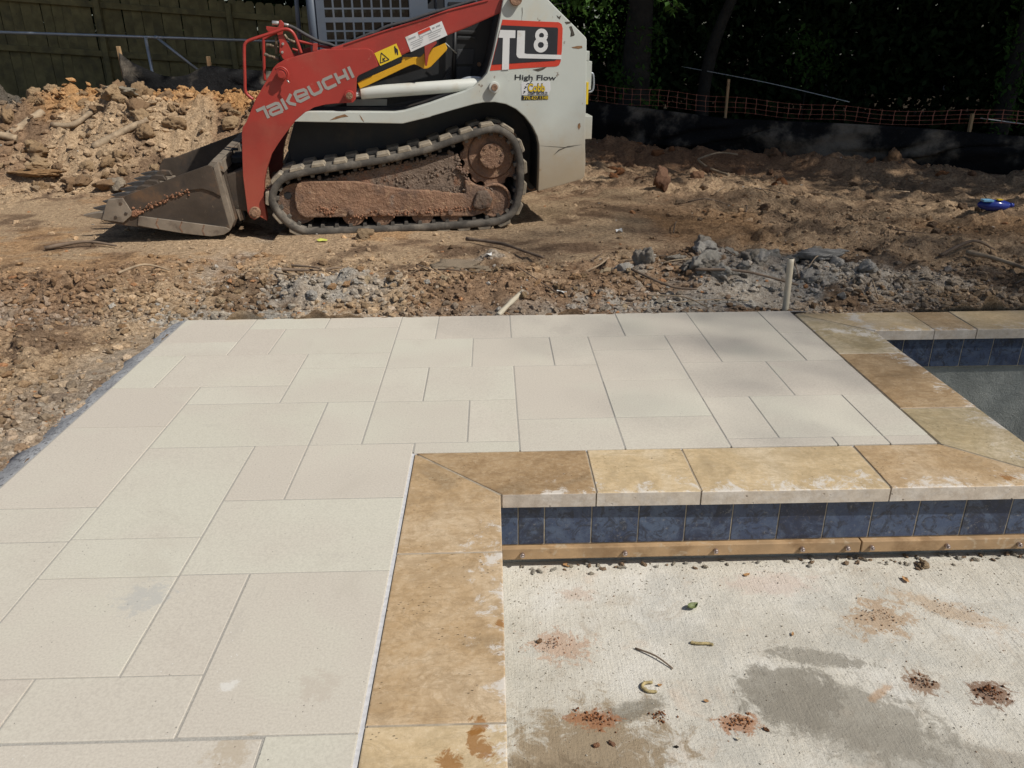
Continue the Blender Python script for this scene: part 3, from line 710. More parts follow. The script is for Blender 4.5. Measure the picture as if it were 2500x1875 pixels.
for pts, k in COP:
    cx_ = sum(p[0] for p in pts) / len(pts); cy_ = sum(p[1] for p in pts) / len(pts)
    q = []
    for p in pts:
        d = Vector((cx_ - p[0], cy_ - p[1])); d.normalize(); q.append((p[0] + d.x * .0030, p[1] + d.y * .0030))
    jz = random.uniform(-.001, .001)
    b = slab(q, -0.0505, 0.001 + jz)
    bev(b, 0.005, 3, [e for e in b.edges if all(v.co.z > -.02 for v in e.verts)])
    pobj('coping_stone', b, M_TRAV[k])
pobj('grout_bed', slab([(-.29, .2), (.005, .2), (.005, 2.262), (1.938, 2.258), (1.94, 3.803), (4.3, 3.80), (4.3, 4.085), (1.65, 4.085), (1.64, 2.545), (-.29, 2.545)], -0.053, -0.0025), simple('coping_grout', (0.34, 0.285, 0.21), 0.9, var=0.3, scale=30))
# waterline tiles: recess of grout behind, each tile its own piece
tile_me = {}
def tile(w):
    k = round(w, 3)
    if k not in tile_me:
        b = box(-w / 2 + .002, w / 2 - .002, -.008, 0.004, -.157, 0, 0.0015, 1); me = bpy.data.meshes.new('waterline_tile'); b.to_mesh(me); b.free(); me.materials.append(M_TILE); tile_me[k] = me
    return tile_me[k]
def tile_run(x0, joints, y, rot=0.0, ax='x'):
    edges = [x0] + joints
    for a, c in zip(edges, edges[1:]):
        o = bpy.data.objects.new('waterline_tile', tile(c - a)); link(o, pool); o.matrix_parent_inverse = Matrix.Translation((-0.8, -2.3, 0.3))
        jz = random.uniform(-.0007, .0007)
        o.location = ((a + c) / 2, y + jz, -.056) if ax == 'x' else (y + jz, (a + c) / 2, -.056)
        o.rotation_euler = (0, 0, rot)
J = [.069, .158]
while J[-1] < 1.90: J.append(round(J[-1] + .1597, 4))
J[-1] = 1.918
tile_run(-.004, J, WY)
J2 = [2.128, 2.284]
while J2[-1] < 4.4: J2.append(round(J2[-1] + .159, 4))
tile_run(1.968, J2, WY2)
J3 = [-.2]
while J3[-1] < 2.13: J3.append(round(J3[-1] + .1597, 4))
tile_run(-.36, J3, -.012 + .01, R(90), 'y')
J4 = [2.45]
while J4[-1] < 3.70: J4.append(round(J4[-1] + .1597, 4))
tile_run(2.29, J4, 1.928, R(90), 'y')
pobj('grout_band', box(-.01, 1.917, WY - .0058, WY + .0115, -.216, -.055), M_GROUT)
pobj('grout_band', box(1.936, 6.4, WY2 - .0058, WY2 + .0115, -.216, -.055), M_GROUT)
for (a, c, sc) in ((.012, 1.247, (.082, .433, .745, 1.044, 1.201)), (1.252, 1.93, (1.285, 1.548, 1.80))):
    bd = pobj('ledger_board', box(a, c, WY - .028, WY + .002, -.262, -.218, .003), M_BOARD)
    for sx in sc:
        s = cyl((sx, WY - .040, -.240), (sx, WY - .026, -.240), .0085, n=14, b=.002)
        cyl((sx, WY - .046, -.240), (sx, WY - .039, -.240), .004, n=8, bm=s)
        obj('screw', s, M_SCREW, bd)
M = {
  'knee': [(-0.723,1.3227),(-0.6157,1.3472),(-0.4508,1.3496),(-0.2914,1.3502),(-0.2624,1.3375),(-0.2478,1.3092),(-0.2233,1.2301),(-0.373,1.1682),(-0.3881,1.1492),(-0.397,1.0754),(-0.407,1.004),(-0.4295,0.9796),(-0.5521,0.9751),(-0.6339,0.9687),(-0.7166,0.9506),(-0.8021,0.9063),(-0.8768,0.8418),(-0.9463,0.7669),(-1.0092,0.6945),(-1.0661,0.6198),(-1.1226,0.4978),(-1.1485,0.4151),(-1.1658,0.31),(-1.1652,0.1171),(-1.2025,0.1426),(-1.2151,0.1525),(-1.2561,0.128),(-1.288,0.1496),(-1.3014,0.1826),(-1.2997,0.2934),(-1.2985,0.385),(-1.2969,0.4685),(-1.28,0.6254),(-1.2617,0.7724),(-1.2499,0.8184),(-1.2188,0.8552),(-1.1358,1.0032),(-1.071,1.0948),(-0.9997,1.1917),(-0.9793,1.224),(-0.9463,1.2535),(-0.8909,1.2809),(-0.8103,1.3018)],
  'beam': [(-0.5632,1.3518),(-0.4616,1.3801),(-0.1762,1.4666),(0.1716,1.5615),(0.3073,1.6076),(0.607,1.6755),(0.7847,1.7302),(0.867,1.7061),(0.8605,1.645),(0.6743,1.5775),(0.4533,1.4903),(0.2909,1.4331),(0.0103,1.3253),(-0.2198,1.2312),(-0.2569,1.2772),(-0.4552,1.3042)],
  'beam_rib': [(-0.4613,1.3805),(-0.1763,1.4668),(0.171,1.5616),(0.3065,1.6076),(0.6056,1.6754),(0.5986,1.6609),(0.306,1.5954),(0.1702,1.5616),(0.1705,1.5506),(-0.177,1.4564),(-0.4589,1.3706)],
  'boss1': [(-0.9204,1.1849),(-0.8815,1.1844)],
  'boss2': [(-0.451,1.0319),(-0.416,1.0313)],
  'pin': [(-1.2426,0.1897),(-1.1999,0.1881)],
  'letter_T0': [(-1.1348,0.9334),(-1.0786,0.956),(-1.0538,0.8813)],
  'letter_a0': [(-1.0605,0.955),(-0.9907,0.9834),(-0.9719,0.9821),(-0.9622,0.9684),(-0.9485,0.9283)],
  'letter_a1': [(-0.9473,0.9293),(-1.0208,0.9035),(-1.0337,0.9115),(-1.0365,0.9269),(-1.0257,0.9385),(-0.957,0.9633)],
  'letter_k0': [(-0.9462,1.0145),(-0.9148,0.9399)],
  'letter_k1': [(-0.8738,1.0468),(-0.9032,0.9994),(-0.889,0.9823),(-0.8451,0.9725)],
  'letter_e0': [(-0.7417,1.027),(-0.8113,0.9945),(-0.8298,0.9998),(-0.846,1.0454),(-0.8367,1.0603),(-0.778,1.0754),(-0.765,1.0675),(-0.7603,1.0474),(-0.8288,1.0234)],
  'letter_u0': [(-0.746,1.0996),(-0.721,1.0485),(-0.7056,1.0398),(-0.6609,1.0583),(-0.6497,1.0758),(-0.6707,1.1311)],
  'letter_c0': [(-0.5632,1.1667),(-0.6274,1.1414),(-0.6351,1.1266),(-0.6172,1.0871),(-0.6014,1.0818),(-0.5385,1.1086)],
  'letter_h0': [(-0.5441,1.1857),(-0.5153,1.114)],
  'letter_h1': [(-0.4783,1.2139),(-0.4495,1.1391)],
  'letter_h2': [(-0.5254,1.1474),(-0.4714,1.1676)],
  'letter_i0': [(-0.4423,1.2289),(-0.4122,1.1536)],
  'sticker_warn': [(-0.2473,1.3183),(-0.083,1.3829),(-0.0493,1.2973),(-0.2101,1.232)],
  'sw_tri': [(-0.1969,1.3208),(-0.1428,1.2745),(-0.2088,1.2514)],
  'sw_man': [(-0.0996,1.3533),(-0.0894,1.3554),(-0.0742,1.3403),(-0.0741,1.3061),(-0.081,1.3053),(-0.0865,1.3276),(-0.0948,1.3063),(-0.0995,1.3405)],
  'sw_head': [(-0.0959,1.3597),(-0.0918,1.3596)],
  'sticker_info': [(-0.0164,1.4248),(0.2547,1.5307),(0.2928,1.4357),(0.0201,1.3246)],
  'si_red': [(0.077,1.458),(0.1636,1.4933),(0.1719,1.4744),(0.0843,1.439)],
  'si_box': [(0.0843,1.439),(0.1719,1.4744),(0.1781,1.4596),(0.0913,1.4242)],
  'lug': [(0.1199,1.3628),(0.2092,1.3963),(0.2118,1.3813),(0.1724,1.3475),(0.1523,1.3133),(0.1321,1.2291),(0.1204,1.2292)],
  'strut': [(-0.3884,1.1151),(-0.3355,1.1383),(-0.0547,1.2476),(-0.0416,1.2887),(0.0887,1.2875),(0.1205,1.3154),(0.1203,1.2633),(0.1756,1.3452),(0.2776,1.382),(0.2927,1.3465),(0.2851,1.3314),(0.1654,1.2212),(0.1389,1.2083),(0.1128,1.2055),(0.0625,1.2311),(0.0394,1.2379),(0.0014,1.2274),(-0.0363,1.2121),(-0.2975,1.1008),(-0.3715,1.0719)],
  'cylinder': [(-0.3706,1.0282),(-0.366,1.059),(0.485,1.0729)],
  'rodtop': [(-0.4549,1.021)],
  'hosefit': [(0.3507,1.0972),(0.4241,1.1279),(0.4824,1.1361),(0.5503,1.1307)],
  'hosefit2': [(0.4678,1.1318),(0.4669,1.0956),(0.4858,1.0681)],
  'loop': [(-1.1547,1.0074),(-1.1899,1.039),(-1.2028,1.0738),(-1.1941,1.1502),(-1.182,1.2631),(-1.1692,1.3595),(-1.159,1.3852),(-1.1309,1.407),(-1.0302,1.4375),(-0.9298,1.4661),(-0.8894,1.4787),(-0.8543,1.4804),(-0.8249,1.4656),(-0.8051,1.4343),(-0.788,1.3788),(-0.773,1.3191)],
  'loop_far': [(-1.0873,1.1168),(-1.0847,1.1683),(-1.0734,1.2856),(-1.0612,1.3934),(-1.0486,1.4124),(-0.9969,1.4387),(-0.9378,1.4593)],
  'bracket': [(-0.928,1.4344),(-0.8911,1.4489),(-0.8791,1.4194),(-0.8452,1.3412),(-0.8189,1.296),(-0.9006,1.2742),(-0.9111,1.2856),(-0.9296,1.327),(-0.9203,1.3864)],
  'bracket_top': [(-1.0035,1.5002),(-0.9231,1.4907),(-0.9107,1.5126),(-0.9097,1.5362),(-0.8937,1.5398),(-0.875,1.5179),(-0.8848,1.4851),(-0.8936,1.4447),(-0.9297,1.4375),(-0.9352,1.4559),(-0.993,1.4617),(-1.0059,1.4819)],
  'coupler_a': [(-0.9603,1.5215),(-0.914,1.5177)],
  'coupler_b': [(-0.8796,1.5121),(-0.8472,1.5046)],
  'hose': [(-0.8532,1.502),(-0.808,1.4833),(-0.7448,1.4458),(-0.6502,1.3965),(-0.5718,1.3752),(-0.4963,1.3614),(-0.2795,1.4409),(-0.2326,1.4513),(-0.1371,1.4936),(0.023,1.5313),(0.1461,1.5692),(0.2642,1.6007),(0.4299,1.645),(0.5247,1.6703)],
  'coupler_c': [(-1.0418,1.3147),(-1.016,1.3013),(-0.9816,1.2916),(-0.94,1.2761)],
  'coupler_d': [(-1.0247,1.3736),(-0.9858,1.3696),(-0.9403,1.3542)],
  'coupler_e': [(-0.9457,1.4293),(-0.9511,1.3697),(-0.9582,1.3135)],
  'coupler_f': [(-0.8889,1.4432),(-0.8707,1.4133),(-0.8483,1.4019),(-0.8179,1.3905)],
  'redpipe': [(-0.8402,1.3468),(-0.8018,1.3353)],
  'redbar': [(-0.794,1.3975),(-0.7316,1.3839),(-0.6138,1.3585),(-0.554,1.3504)],
  'redlug': [(-0.6778,1.3896),(-0.6445,1.3875),(-0.6537,1.3373),(-0.6873,1.3376)],
  'pbolts': [(-0.8974,1.3829),(-0.9089,1.3273)],
  'tower': [(0.7065,1.6813),(0.6819,1.5594),(0.6641,1.4791),(0.628,1.3221),(0.6011,1.2328),(0.5772,1.1716),(0.538,1.1298),(0.4809,1.0848),(0.4099,1.0497),(0.2686,1.0091),(0.1413,0.9682),(-0.0496,0.9173),(-0.1262,0.9088),(-0.4206,0.917),(-0.7574,0.9265),(-0.7837,0.9192),(-0.8693,0.8553),(-0.4954,0.841),(-0.0724,0.8249),(0.1377,0.869),(0.1511,0.8754),(0.3217,0.9184),(0.4782,0.9558),(0.5493,0.9666),(0.6348,0.9678),(0.7205,0.9515),(0.7995,0.9144),(0.8722,0.8538),(0.9312,0.7804),(0.9688,0.7065),(0.9845,0.6394),(0.9869,0.5762),(0.9861,0.4624),(0.9811,0.2809),(1.1631,0.3216),(1.3416,0.3654),(1.3614,0.3891),(1.3648,0.495),(1.3566,0.6248),(1.3523,0.8079),(1.3493,1.0139),(1.3436,1.2249),(1.337,1.403),(1.3271,1.419),(1.1812,1.5457),(1.0812,1.6313),(1.0318,1.6766),(0.9828,1.7239),(0.9208,1.7539),(0.7847,1.7596),(0.7305,1.7355)],
  'tower_ring': [(0.5882,1.6692)],
  'rail_end': [(-0.7764,0.937)],
  'd_red': [(0.6978,1.54),(0.9927,1.5262),(1.1188,1.5214),(1.141,1.5083),(1.1501,1.48),(1.1483,1.3301),(1.1405,1.2495),(1.1287,1.2248),(1.1066,1.216),(0.8745,1.2072),(0.5998,1.191)],
  'd_black': [(0.6905,1.5027),(0.9836,1.4894),(1.1075,1.4854),(1.1151,1.4758),(1.1119,1.3036),(1.1055,1.2633),(1.0957,1.2567),(0.8742,1.2468),(0.6159,1.2334)],
  'd_T': [(0.6797,1.4713),(0.7933,1.4677),(0.7919,1.4156),(0.75,1.4158),(0.7431,1.1988),(0.6909,1.1967),(0.6995,1.417),(0.6659,1.4194)],
  'd_L': [(0.8077,1.4664),(0.8655,1.4648),(0.8616,1.3103),(0.8787,1.3057),(1.1442,1.2966),(1.145,1.2666),(0.8203,1.2773),(0.8066,1.2863),(0.8007,1.3019)],
  'd_8': [(0.9894,1.4284),(0.9854,1.3691)],
  'hf': [(0.7887,1.1267),(1.1079,1.1179),(0.7887,1.163)],
  'sticker_dealer': [(0.848,1.11),(1.0631,1.1094),(1.0678,1.0493),(1.0485,1.0125),(0.841,1.0158),(0.8381,1.0987)],
  'sd_black': [(0.841,1.0088),(1.0501,1.0078),(1.0491,0.9798),(0.8411,0.9777)],
  'sd_t1': [(0.8881,1.0391),(1.0229,1.0384)],
  'sd_t2': [(0.8908,1.0159),(1.0449,1.0172)],
  'sd_t3': [(0.8571,0.9821),(1.0476,0.9822)],
  'sd_tread': [(0.863,1.08),(0.8557,1.0571),(0.8583,1.034),(0.8703,1.0936),(0.8851,1.1026)],
  't_boss': [(0.6289,1.0763),(0.6691,1.0757)],
  't_pivot': [(0.7935,1.6751),(0.8377,1.6751)],
  'door_hinges': [(1.3716,1.3167),(1.382,1.2438),(1.3973,1.1431),(1.4056,1.0341),(1.395,0.9307),(1.4025,0.8396),(1.4138,0.6611)],
  'scuff0': [(1.1031,1.5689),(1.1179,1.5573),(1.137,1.5667),(1.127,1.5409),(1.1093,1.553)],
  'scuff1': [(1.165,1.5234),(1.2063,1.5255),(1.2116,1.5146),(1.1776,1.5069)],
  'scuff2': [(1.2228,1.3496),(1.266,1.3582),(1.3032,1.3592),(1.3053,1.3431),(1.2767,1.338),(1.2319,1.3437)],
  'scuff3': [(1.2001,1.4907),(1.2171,1.495),(1.234,1.427),(1.2096,1.4218),(1.2437,1.4335),(1.2241,1.4306)],
  'scuff4': [(1.2932,0.7952),(1.3078,0.8019),(1.3133,0.7739),(1.3008,0.7497),(1.2894,0.7744)],
  'scuff5': [(1.1006,0.56),(1.1408,0.6017),(1.215,0.6283),(1.3275,0.6362),(1.2167,0.6226),(1.1485,0.5958)],
  'scuff6': [(0.9911,0.6374),(1.1928,0.6203),(1.2678,0.6234),(1.1929,0.6161)],
  'scuff7': [(0.8407,1.6185),(0.8454,1.6206),(0.8471,1.5845),(0.841,1.5417),(0.8387,1.5202),(0.8432,1.5845)],
  'scuff8': [(-0.6092,0.8616),(-0.5593,0.887),(-0.4968,0.9022),(-0.4711,0.8853),(-0.5192,0.8796),(-0.5679,0.8673)],
  'scuff9': [(-0.3882,0.8969),(-0.3699,0.87),(-0.3583,0.8432),(-0.3773,0.8635)],
  'scuff10': [(0.9238,1.1954),(1.0372,1.2145),(1.0078,1.1944),(0.9684,1.1813)],
  'chassis': [(-0.9096,0.8045),(-0.985,0.6079),(-0.9751,0.521),(-0.9681,0.488),(-0.9632,0.3739),(-0.9492,0.1095),(0.5684,0.0926),(1.0497,0.2021),(1.2911,0.2729),(1.2709,0.9773),(0.2855,0.9927)],
  'rear_box': [(0.8733,1.7553),(1.0478,1.6771),(1.199,1.5446),(1.3432,1.4163),(1.3519,0.7979),(1.361,0.3629),(1.0501,0.2793),(1.0447,0.5916),(0.952,0.8062),(0.7971,0.9741),(0.6896,1.1497)],
  'engine_panel': [(-0.4856,1.085),(-0.5072,0.8438),(0.2996,0.9487),(0.6245,1.1253),(0.7009,1.3024),(0.7546,1.6069),(0.684,1.7672),(0.3293,1.7664)],
  'cabpost': [(-0.7178,1.3923),(-0.6627,1.392),(-0.6337,1.6714),(-0.6845,1.6714)],
  'greybar': [(-0.8173,1.4801),(-0.794,1.6721)],
  'cab_panel': [(-0.6578,1.3725),(-0.627,1.6714),(0.5394,1.6715),(0.5352,1.4769),(0.024,1.3081),(-0.3929,1.3379)],
  'cells': [(-0.5245,1.6074),(-0.4663,1.6073),(-0.4525,1.6073),(-0.5297,1.553),(-0.5329,1.5186),(-0.538,1.4655),(-0.5393,1.4526),(0.0367,1.6066),(-0.5927,1.6075)],
  'cab_win': [(0.1848,1.6715),(0.3144,1.6715),(0.3097,1.6106),(0.1796,1.6108)],
  'cab_winbar': [(0.2471,1.6715),(0.2431,1.6107)],
  'louv': [(0.3383,1.6663),(0.5052,1.6663),(0.5048,1.6498),(0.3394,1.6302)],
  'mesh1': [(0.3923,1.3255),(0.5308,1.3244),(0.5212,1.2164),(0.3816,1.2179)],
  'mesh2': [(0.3298,1.198),(0.5133,1.196),(0.4813,1.092),(0.2634,1.088)],
  'epost': [(0.3805,1.4463),(0.3569,1.0921)],
  'ebolt': [(0.5653,1.2125),(0.5816,1.2124)],
  'slots': [(0.3999,1.4547),(0.5443,1.4474),(0.3986,1.4119),(0.5435,1.4058)],
  'prop': [(0.296,1.373),(0.3815,1.2979)],
  'chassis_label': [(-0.4892,0.9653),(-0.1728,0.9635),(-0.1783,0.9148),(-0.4919,0.9189)],
  'track': [(-1.127,0.2981),(-1.103,0.3677),(-1.0533,0.4358),(-0.9831,0.4787),(-0.8844,0.5033),(-0.8004,0.5181),(-0.5208,0.5515),(-0.1675,0.6006),(0.1185,0.6622),(0.2406,0.7005),(0.4566,0.7642),(0.5647,0.7926),(0.6366,0.7979),(0.7086,0.7792),(0.7738,0.7329),(0.8177,0.6693),(0.8474,0.5842),(0.8629,0.4696),(0.86,0.3244),(0.8417,0.2142),(0.8041,0.1183),(0.7356,0.0529),(0.629,0.0191),(0.4397,0.0078),(-0.0601,-0.0056),(-0.786,-0.0049),(-0.8915,0.0069),(-0.9789,0.0475),(-1.048,0.116),(-1.0954,0.1829),(-1.1226,0.2412)],
  'frame_plate': [(-0.9328,0.2848),(-0.924,0.3485),(-0.9025,0.3972),(-0.862,0.4184),(-0.4646,0.4008),(-0.0408,0.319),(0.1132,0.3138),(0.3012,0.2856),(0.3972,0.2787),(0.3889,0.3846),(0.4219,0.38),(0.4948,0.3303),(0.5837,0.3069),(0.6133,0.2824),(0.6276,0.2227),(0.6118,0.1486),(0.5207,0.1144),(0.445,0.0948),(-0.2205,0.1204),(-0.8655,0.1343),(-0.9119,0.1616),(-0.9306,0.213)],
  'mud_plate': [(-0.7467,0.4075),(-0.5323,0.4432),(-0.3882,0.4742),(-0.1722,0.5102),(-0.0281,0.5238),(0.1259,0.5513),(0.1534,0.5611),(0.3138,0.5885),(0.3546,0.4951),(0.4177,0.3779),(0.4071,0.2536),(0.0817,0.2648),(0.1132,0.2711),(-0.4745,0.2912),(-0.7511,0.3651)],
  'rollers': [(-0.4976,0.1461),(-0.2694,0.1411),(0.0461,0.1314),(0.2763,0.1257),(-0.4075,0.1427)],
  'fbolts': [(-0.5133,0.1647),(-0.2796,0.1559),(0.0453,0.1489),(0.2666,0.1375)],
  'idler': [(-0.9144,0.2373),(-1.0754,0.2431),(-0.9853,0.3045),(-0.956,0.3035)],
  'ridler': [(0.6303,0.2108),(0.7665,0.206),(0.721,0.2076)],
  'sprocket': [(0.6122,0.5632),(0.8313,0.5573),(0.7865,0.5585),(0.7196,0.5603)],
  'mudblob': [(0.5663,0.227),(0.5222,0.2728),(0.4087,0.1882)],
  'b_side': [(-2.3331,0.1834),(-2.2971,0.2929),(-2.2497,0.3495),(-2.1536,0.3598),(-1.9038,0.44),(-1.6948,0.5113),(-1.5284,0.5636),(-1.5029,0.5582),(-1.491,0.5288),(-1.4647,0.3325),(-1.4359,0.0726),(-1.4885,0.0423),(-1.5858,0.0333),(-1.7386,0.0564),(-1.9655,0.1052),(-2.1843,0.141)],
  'b_doubler': [(-2.1355,0.3658),(-1.8995,0.4448),(-1.691,0.5159),(-1.525,0.5682),(-1.4982,0.5634),(-1.4861,0.5314),(-1.4618,0.3356),(-1.5163,0.3721),(-1.5853,0.3985),(-1.6792,0.3913),(-1.8187,0.348),(-1.9464,0.2974),(-2.0742,0.2467),(-2.1238,0.2277),(-2.154,0.322)],
  'b_wear': [(-2.0746,0.2117),(-1.9468,0.1892),(-1.4637,0.1011),(-1.4356,0.0834),(-1.4411,0.0692),(-1.486,0.0444),(-1.583,0.0355),(-1.7682,0.0649),(-1.9616,0.1086),(-2.0949,0.1409)],
  'b_chev': [(-1.9398,0.1893),(-1.96,0.1515),(-1.9473,0.1121),(-1.7724,0.1581),(-1.7963,0.1166),(-1.7831,0.0768),(-1.6164,0.127),(-1.6367,0.085),(-1.6263,0.0451)],
  'b_adaptor': [(-2.2872,0.2993),(-2.2582,0.346),(-2.1607,0.3494),(-2.1462,0.325),(-2.115,0.2461),(-2.1252,0.2174),(-2.1907,0.1677),(-2.3352,0.1943)],
  'b_abolts': [(-2.1776,0.3136),(-2.1559,0.2371),(-2.2326,0.2123),(-2.1602,0.313)],
  'b_tooth': [(-2.4789,0.2252),(-2.416,0.2386),(-2.3462,0.2477),(-2.3116,0.2429),(-2.3356,0.1905),(-2.3826,0.1986),(-2.4508,0.2124)],
  'b_back': [(-1.4903,0.5556),(-1.4486,0.5895),(-1.4449,0.5272),(-1.4252,0.3478),(-1.4024,0.1347),(-1.4384,0.0676),(-1.4687,0.3284)],
  'b_qa': [(-1.4806,0.5427),(-1.4204,0.4849),(-1.406,0.2988),(-1.3859,0.0851),(-1.3907,0.0517),(-1.4524,0.0542),(-1.4687,0.3009)],
  'b_qa_top': [(-1.5973,0.5377),(-1.5112,0.6169),(-1.4026,0.6275),(-1.3723,0.6064)],
  'b_pinr': [(-1.4732,0.4384),(-1.4212,0.4298)],
  'b_latch': [(-1.4023,0.2296),(-1.3648,0.243),(-1.3459,0.1238),(-1.3766,0.1101)],
}
# ------------------------------------------------------------------ track loader
WID = 1.65
ML = empty('track_loader', (-0.6, 6.35, 0.0), (R(2.5), 0, R(7.5)))
ML.rotation_euler = (R(2.5), 0, R(7.5))
tag(ML, 'red and white compact track loader with toothed bucket parked on the dirt', 'track loader')
def part(name, bm, m, parent=ML, smooth=None): return obj(name, bm, m, parent, smooth)
def cen(n): return M[n][0]
def rad(n): a, b_ = M[n][0], M[n][1]; return math.hypot(a[0] - b_[0], a[1] - b_[1])
def resample(pts, n, closed=True, k=8):
    P = [Vector((p[0], p[1], 0)) for p in pts]
    if closed:
        Q = smooth_path([P[-2], P[-1]] + P + [P[0], P[1], P[2]], k)
        Q = Q[2 * k:-(2 * k) - 1] if False else Q[2 * k:2 * k + len(P) * k]
        Q.append(Q[0].copy())
    else: Q = smooth_path(P, k)
    L = [0]
    for a, b_ in zip(Q, Q[1:]): L.append(L[-1] + (b_ - a).length)
    out = []; j = 0
    for i in range(n):
        s = L[-1] * i / n
        while L[j + 1] < s: j += 1
        t_ = (s - L[j]) / max(1e-9, L[j + 1] - L[j]); p = Q[j].lerp(Q[j + 1], t_); out.append((p.x, p.y))
    return out, L[-1]

def arm_side(near):
    f = (lambda w: w) if near else (lambda w: WID - w)
    def pr(n, a, c, b=.004): return prism(M[n], f(a), f(c), b)
    knee = part('loader_arm_knee', pr('knee', .05, .15), M_RED)
    beam = part('loader_arm', pr('beam', .062, .165, .010), M_RED)
    bs = cyl((*cen('boss1')[:1], f(.0), cen('boss1')[1]), (cen('boss1')[0], f(.06), cen('boss1')[1]), rad('boss1') * .92, n=32, b=.006)
    b1 = part('pivot_boss', bs, M_RED, knee)
    cyl_ = lambda n, a, c, r, m, par, nm: part(nm, cyl((cen(n)[0], f(a), cen(n)[1]), (cen(n)[0], f(c), cen(n)[1]), r, n=28, b=.004), m, par)
    cyl_('boss1', -.012, .01, .026, M_RED, knee, 'pin_cap')
    cyl_('boss2', .0, .06, .036, M_RED, knee, 'pivot_boss')
    cyl_('boss2', -.01, .01, .025, M_RUST, knee, 'pin_cap')
    cyl_('pin', .01, .16, .043, M_RUST, knee, 'pivot_boss')
    cyl_('pin', -.006, .02, .024, M_RUST, knee, 'pin_cap')
    part('hydraulic_cylinder', cyl((M['cylinder'][0][0], f(.13), (M['cylinder'][0][1] + M['cylinder'][1][1]) / 2 - .004), (M['cylinder'][2][0] + .1, f(.13), M['cylinder'][2][1] + .018), .047, n=28, b=.006), M_WHITE2)
    part('cylinder_rod', cyl((M['rodtop'][0][0], f(.13), M['rodtop'][0][1]), (M['cylinder'][0][0] + .01, f(.13), M['cylinder'][0][1] + .012), .024, n=20), M_CHROME)
    tw = part('loader_tower', pr('tower', .02, .10, .006), M_WHITE)
    part('fender_liner', prism([(p[0] * .995 + .002, p[1] * .995) for p in M['tower']], f(.101), f(.40), 0), M_DARK)
    cyl_('t_boss', -.015, .05, rad('t_boss'), M_WHITE2, tw, 'pivot_boss')
    cyl_('t_boss', -.022, .0, rad('t_boss') * .62, M_RUST, tw, 'pin_cap')
    cyl_('t_pivot', -.02, .04, rad('t_pivot'), M_RUST, tw, 'pivot_boss')
    part('lift_lock_strut', pr('strut', .09, .125, .004), M_YELL)
    part('strut_lug', pr('lug', .045, .075, .003), M_RED, beam)
    # undercarriage
    N = 176
    O_, Ltot = resample(M['track'], N)
    cxm = sum(p[0] for p in O_) / N; czm = sum(p[1] for p in O_) / N
    nrm = []
    for i in range(N):
        a = Vector(O_[i - 1]); c = Vector(O_[(i + 1) % N]); d = (c - a).normalized(); n_ = Vector((d.y, -d.x))
        if n_.dot(Vector(O_[i]) - Vector((cxm, czm))) < 0: n_ = -n_
        nrm.append(n_)
    V = []; sec = [(-.006, .0), (-.0, .010), (-.0, .39), (-.006, .40), (-.046, .40), (-.054, .39), (-.054, .010), (-.046, .0)]
    for i in range(N):
        for (o_, w_) in sec:
            V.append((O_[i][0] + nrm[i].x * o_, f(w_), O_[i][1] + nrm[i].y * o_))
    K_ = len(sec)
    F = [(i * K_ + k, i * K_ + (k + 1) % K_, ((i + 1) % N) * K_ + (k + 1) % K_, ((i + 1) % N) * K_ + k) for i in range(N) for k in range(K_)]
    trk = part('rubber_track', mesh_np('rubber_track', V, F), M_RUBBER)
    NL = int(round(Ltot / .166))
    P2, _ = resample(M['track'], NL * 4)
    lug_pts = [(-.058, 0), (-.045, .030), (.045, .030), (.058, 0)]
    for row, (wa, wb, sh) in enumerate(((.004, .15, 0), (.20, .36, 2))):
        for i in range(NL):
            p = Vector(P2[(i * 4 + sh) % len(P2)]); a = Vector(P2[(i * 4 + sh - 1) % len(P2)]); c = Vector(P2[(i * 4 + sh + 1) % len(P2)])
            d = (c - a).normalized(); n_ = Vector((d.y, -d.x))
            if n_.dot(p - Vector((cxm, czm))) < 0: n_ = -n_
            b = prism([(p.x + d.x * t_ + n_.x * (h - .006), p.y + d.y * t_ + n_.y * (h - .006)) for t_, h in lug_pts], f(wa), f(wb), .006, 1)
            part('tread_lug', b, M_LUG, trk)
    # drive lugs on the inside of the belt, joined: too small to pick apart
    db = bmesh.new(); P3, _ = resample(M['track'], 44)
    for i, p in enumerate(P3):
        p = Vector(p); a = Vector(P3[i - 1]); c = Vector(P3[(i + 1) % 44]); d = (c - a).normalized(); n_ = Vector((d.y, -d.x))
        if n_.dot(p - Vector((cxm, czm))) < 0: n_ = -n_
        prism([(p.x + d.x * t_ - n_.x * h, p.y + d.y * t_ - n_.y * h) for t_, h in ((-.018, .05), (-.012, .078), (.012, .078), (.018, .05))], f(.03), f(.37), 0, bm=db)
    tag(part('drive_lugs', db, M_RUBBER, trk), kind='stuff')
    fp = part('track_frame', prism(M['frame_plate'], f(.03), f(.16), .010), M_RUST)
    part('mud_plate', prism(M['mud_plate'], f(.065), f(.20), .006), M_MUD)
    rr = .090
    for k in range(4):
        c = M['rollers'][k]
        w = cyl((c[0], f(.05), c[1] - .005), (c[0], f(.33), c[1] - .005), rr, n=28, b=.006); part('track_roller', w, M_RUST)
        c = M['fbolts'][k]
        part('roller_bolt', cyl((c[0], f(.008), c[1]), (c[0], f(.035), c[1]), .022, n=6, b=.004), M_RUST, fp)
    c = M['idler'][0]; r_ = .158
    part('front_idler', cyl((c[0], f(.07), c[1]), (c[0], f(.32), c[1]), r_, n=40, b=.008), M_RUST)
    hh = M['idler'][2]
    part('idler_hole', cyl((hh[0], f(.066), hh[1]), (hh[0], f(.075), hh[1]), .028, n=20), M_DARKER)
    c = M['ridler'][0]; r1 = rad('ridler')
    w = bmesh.new()
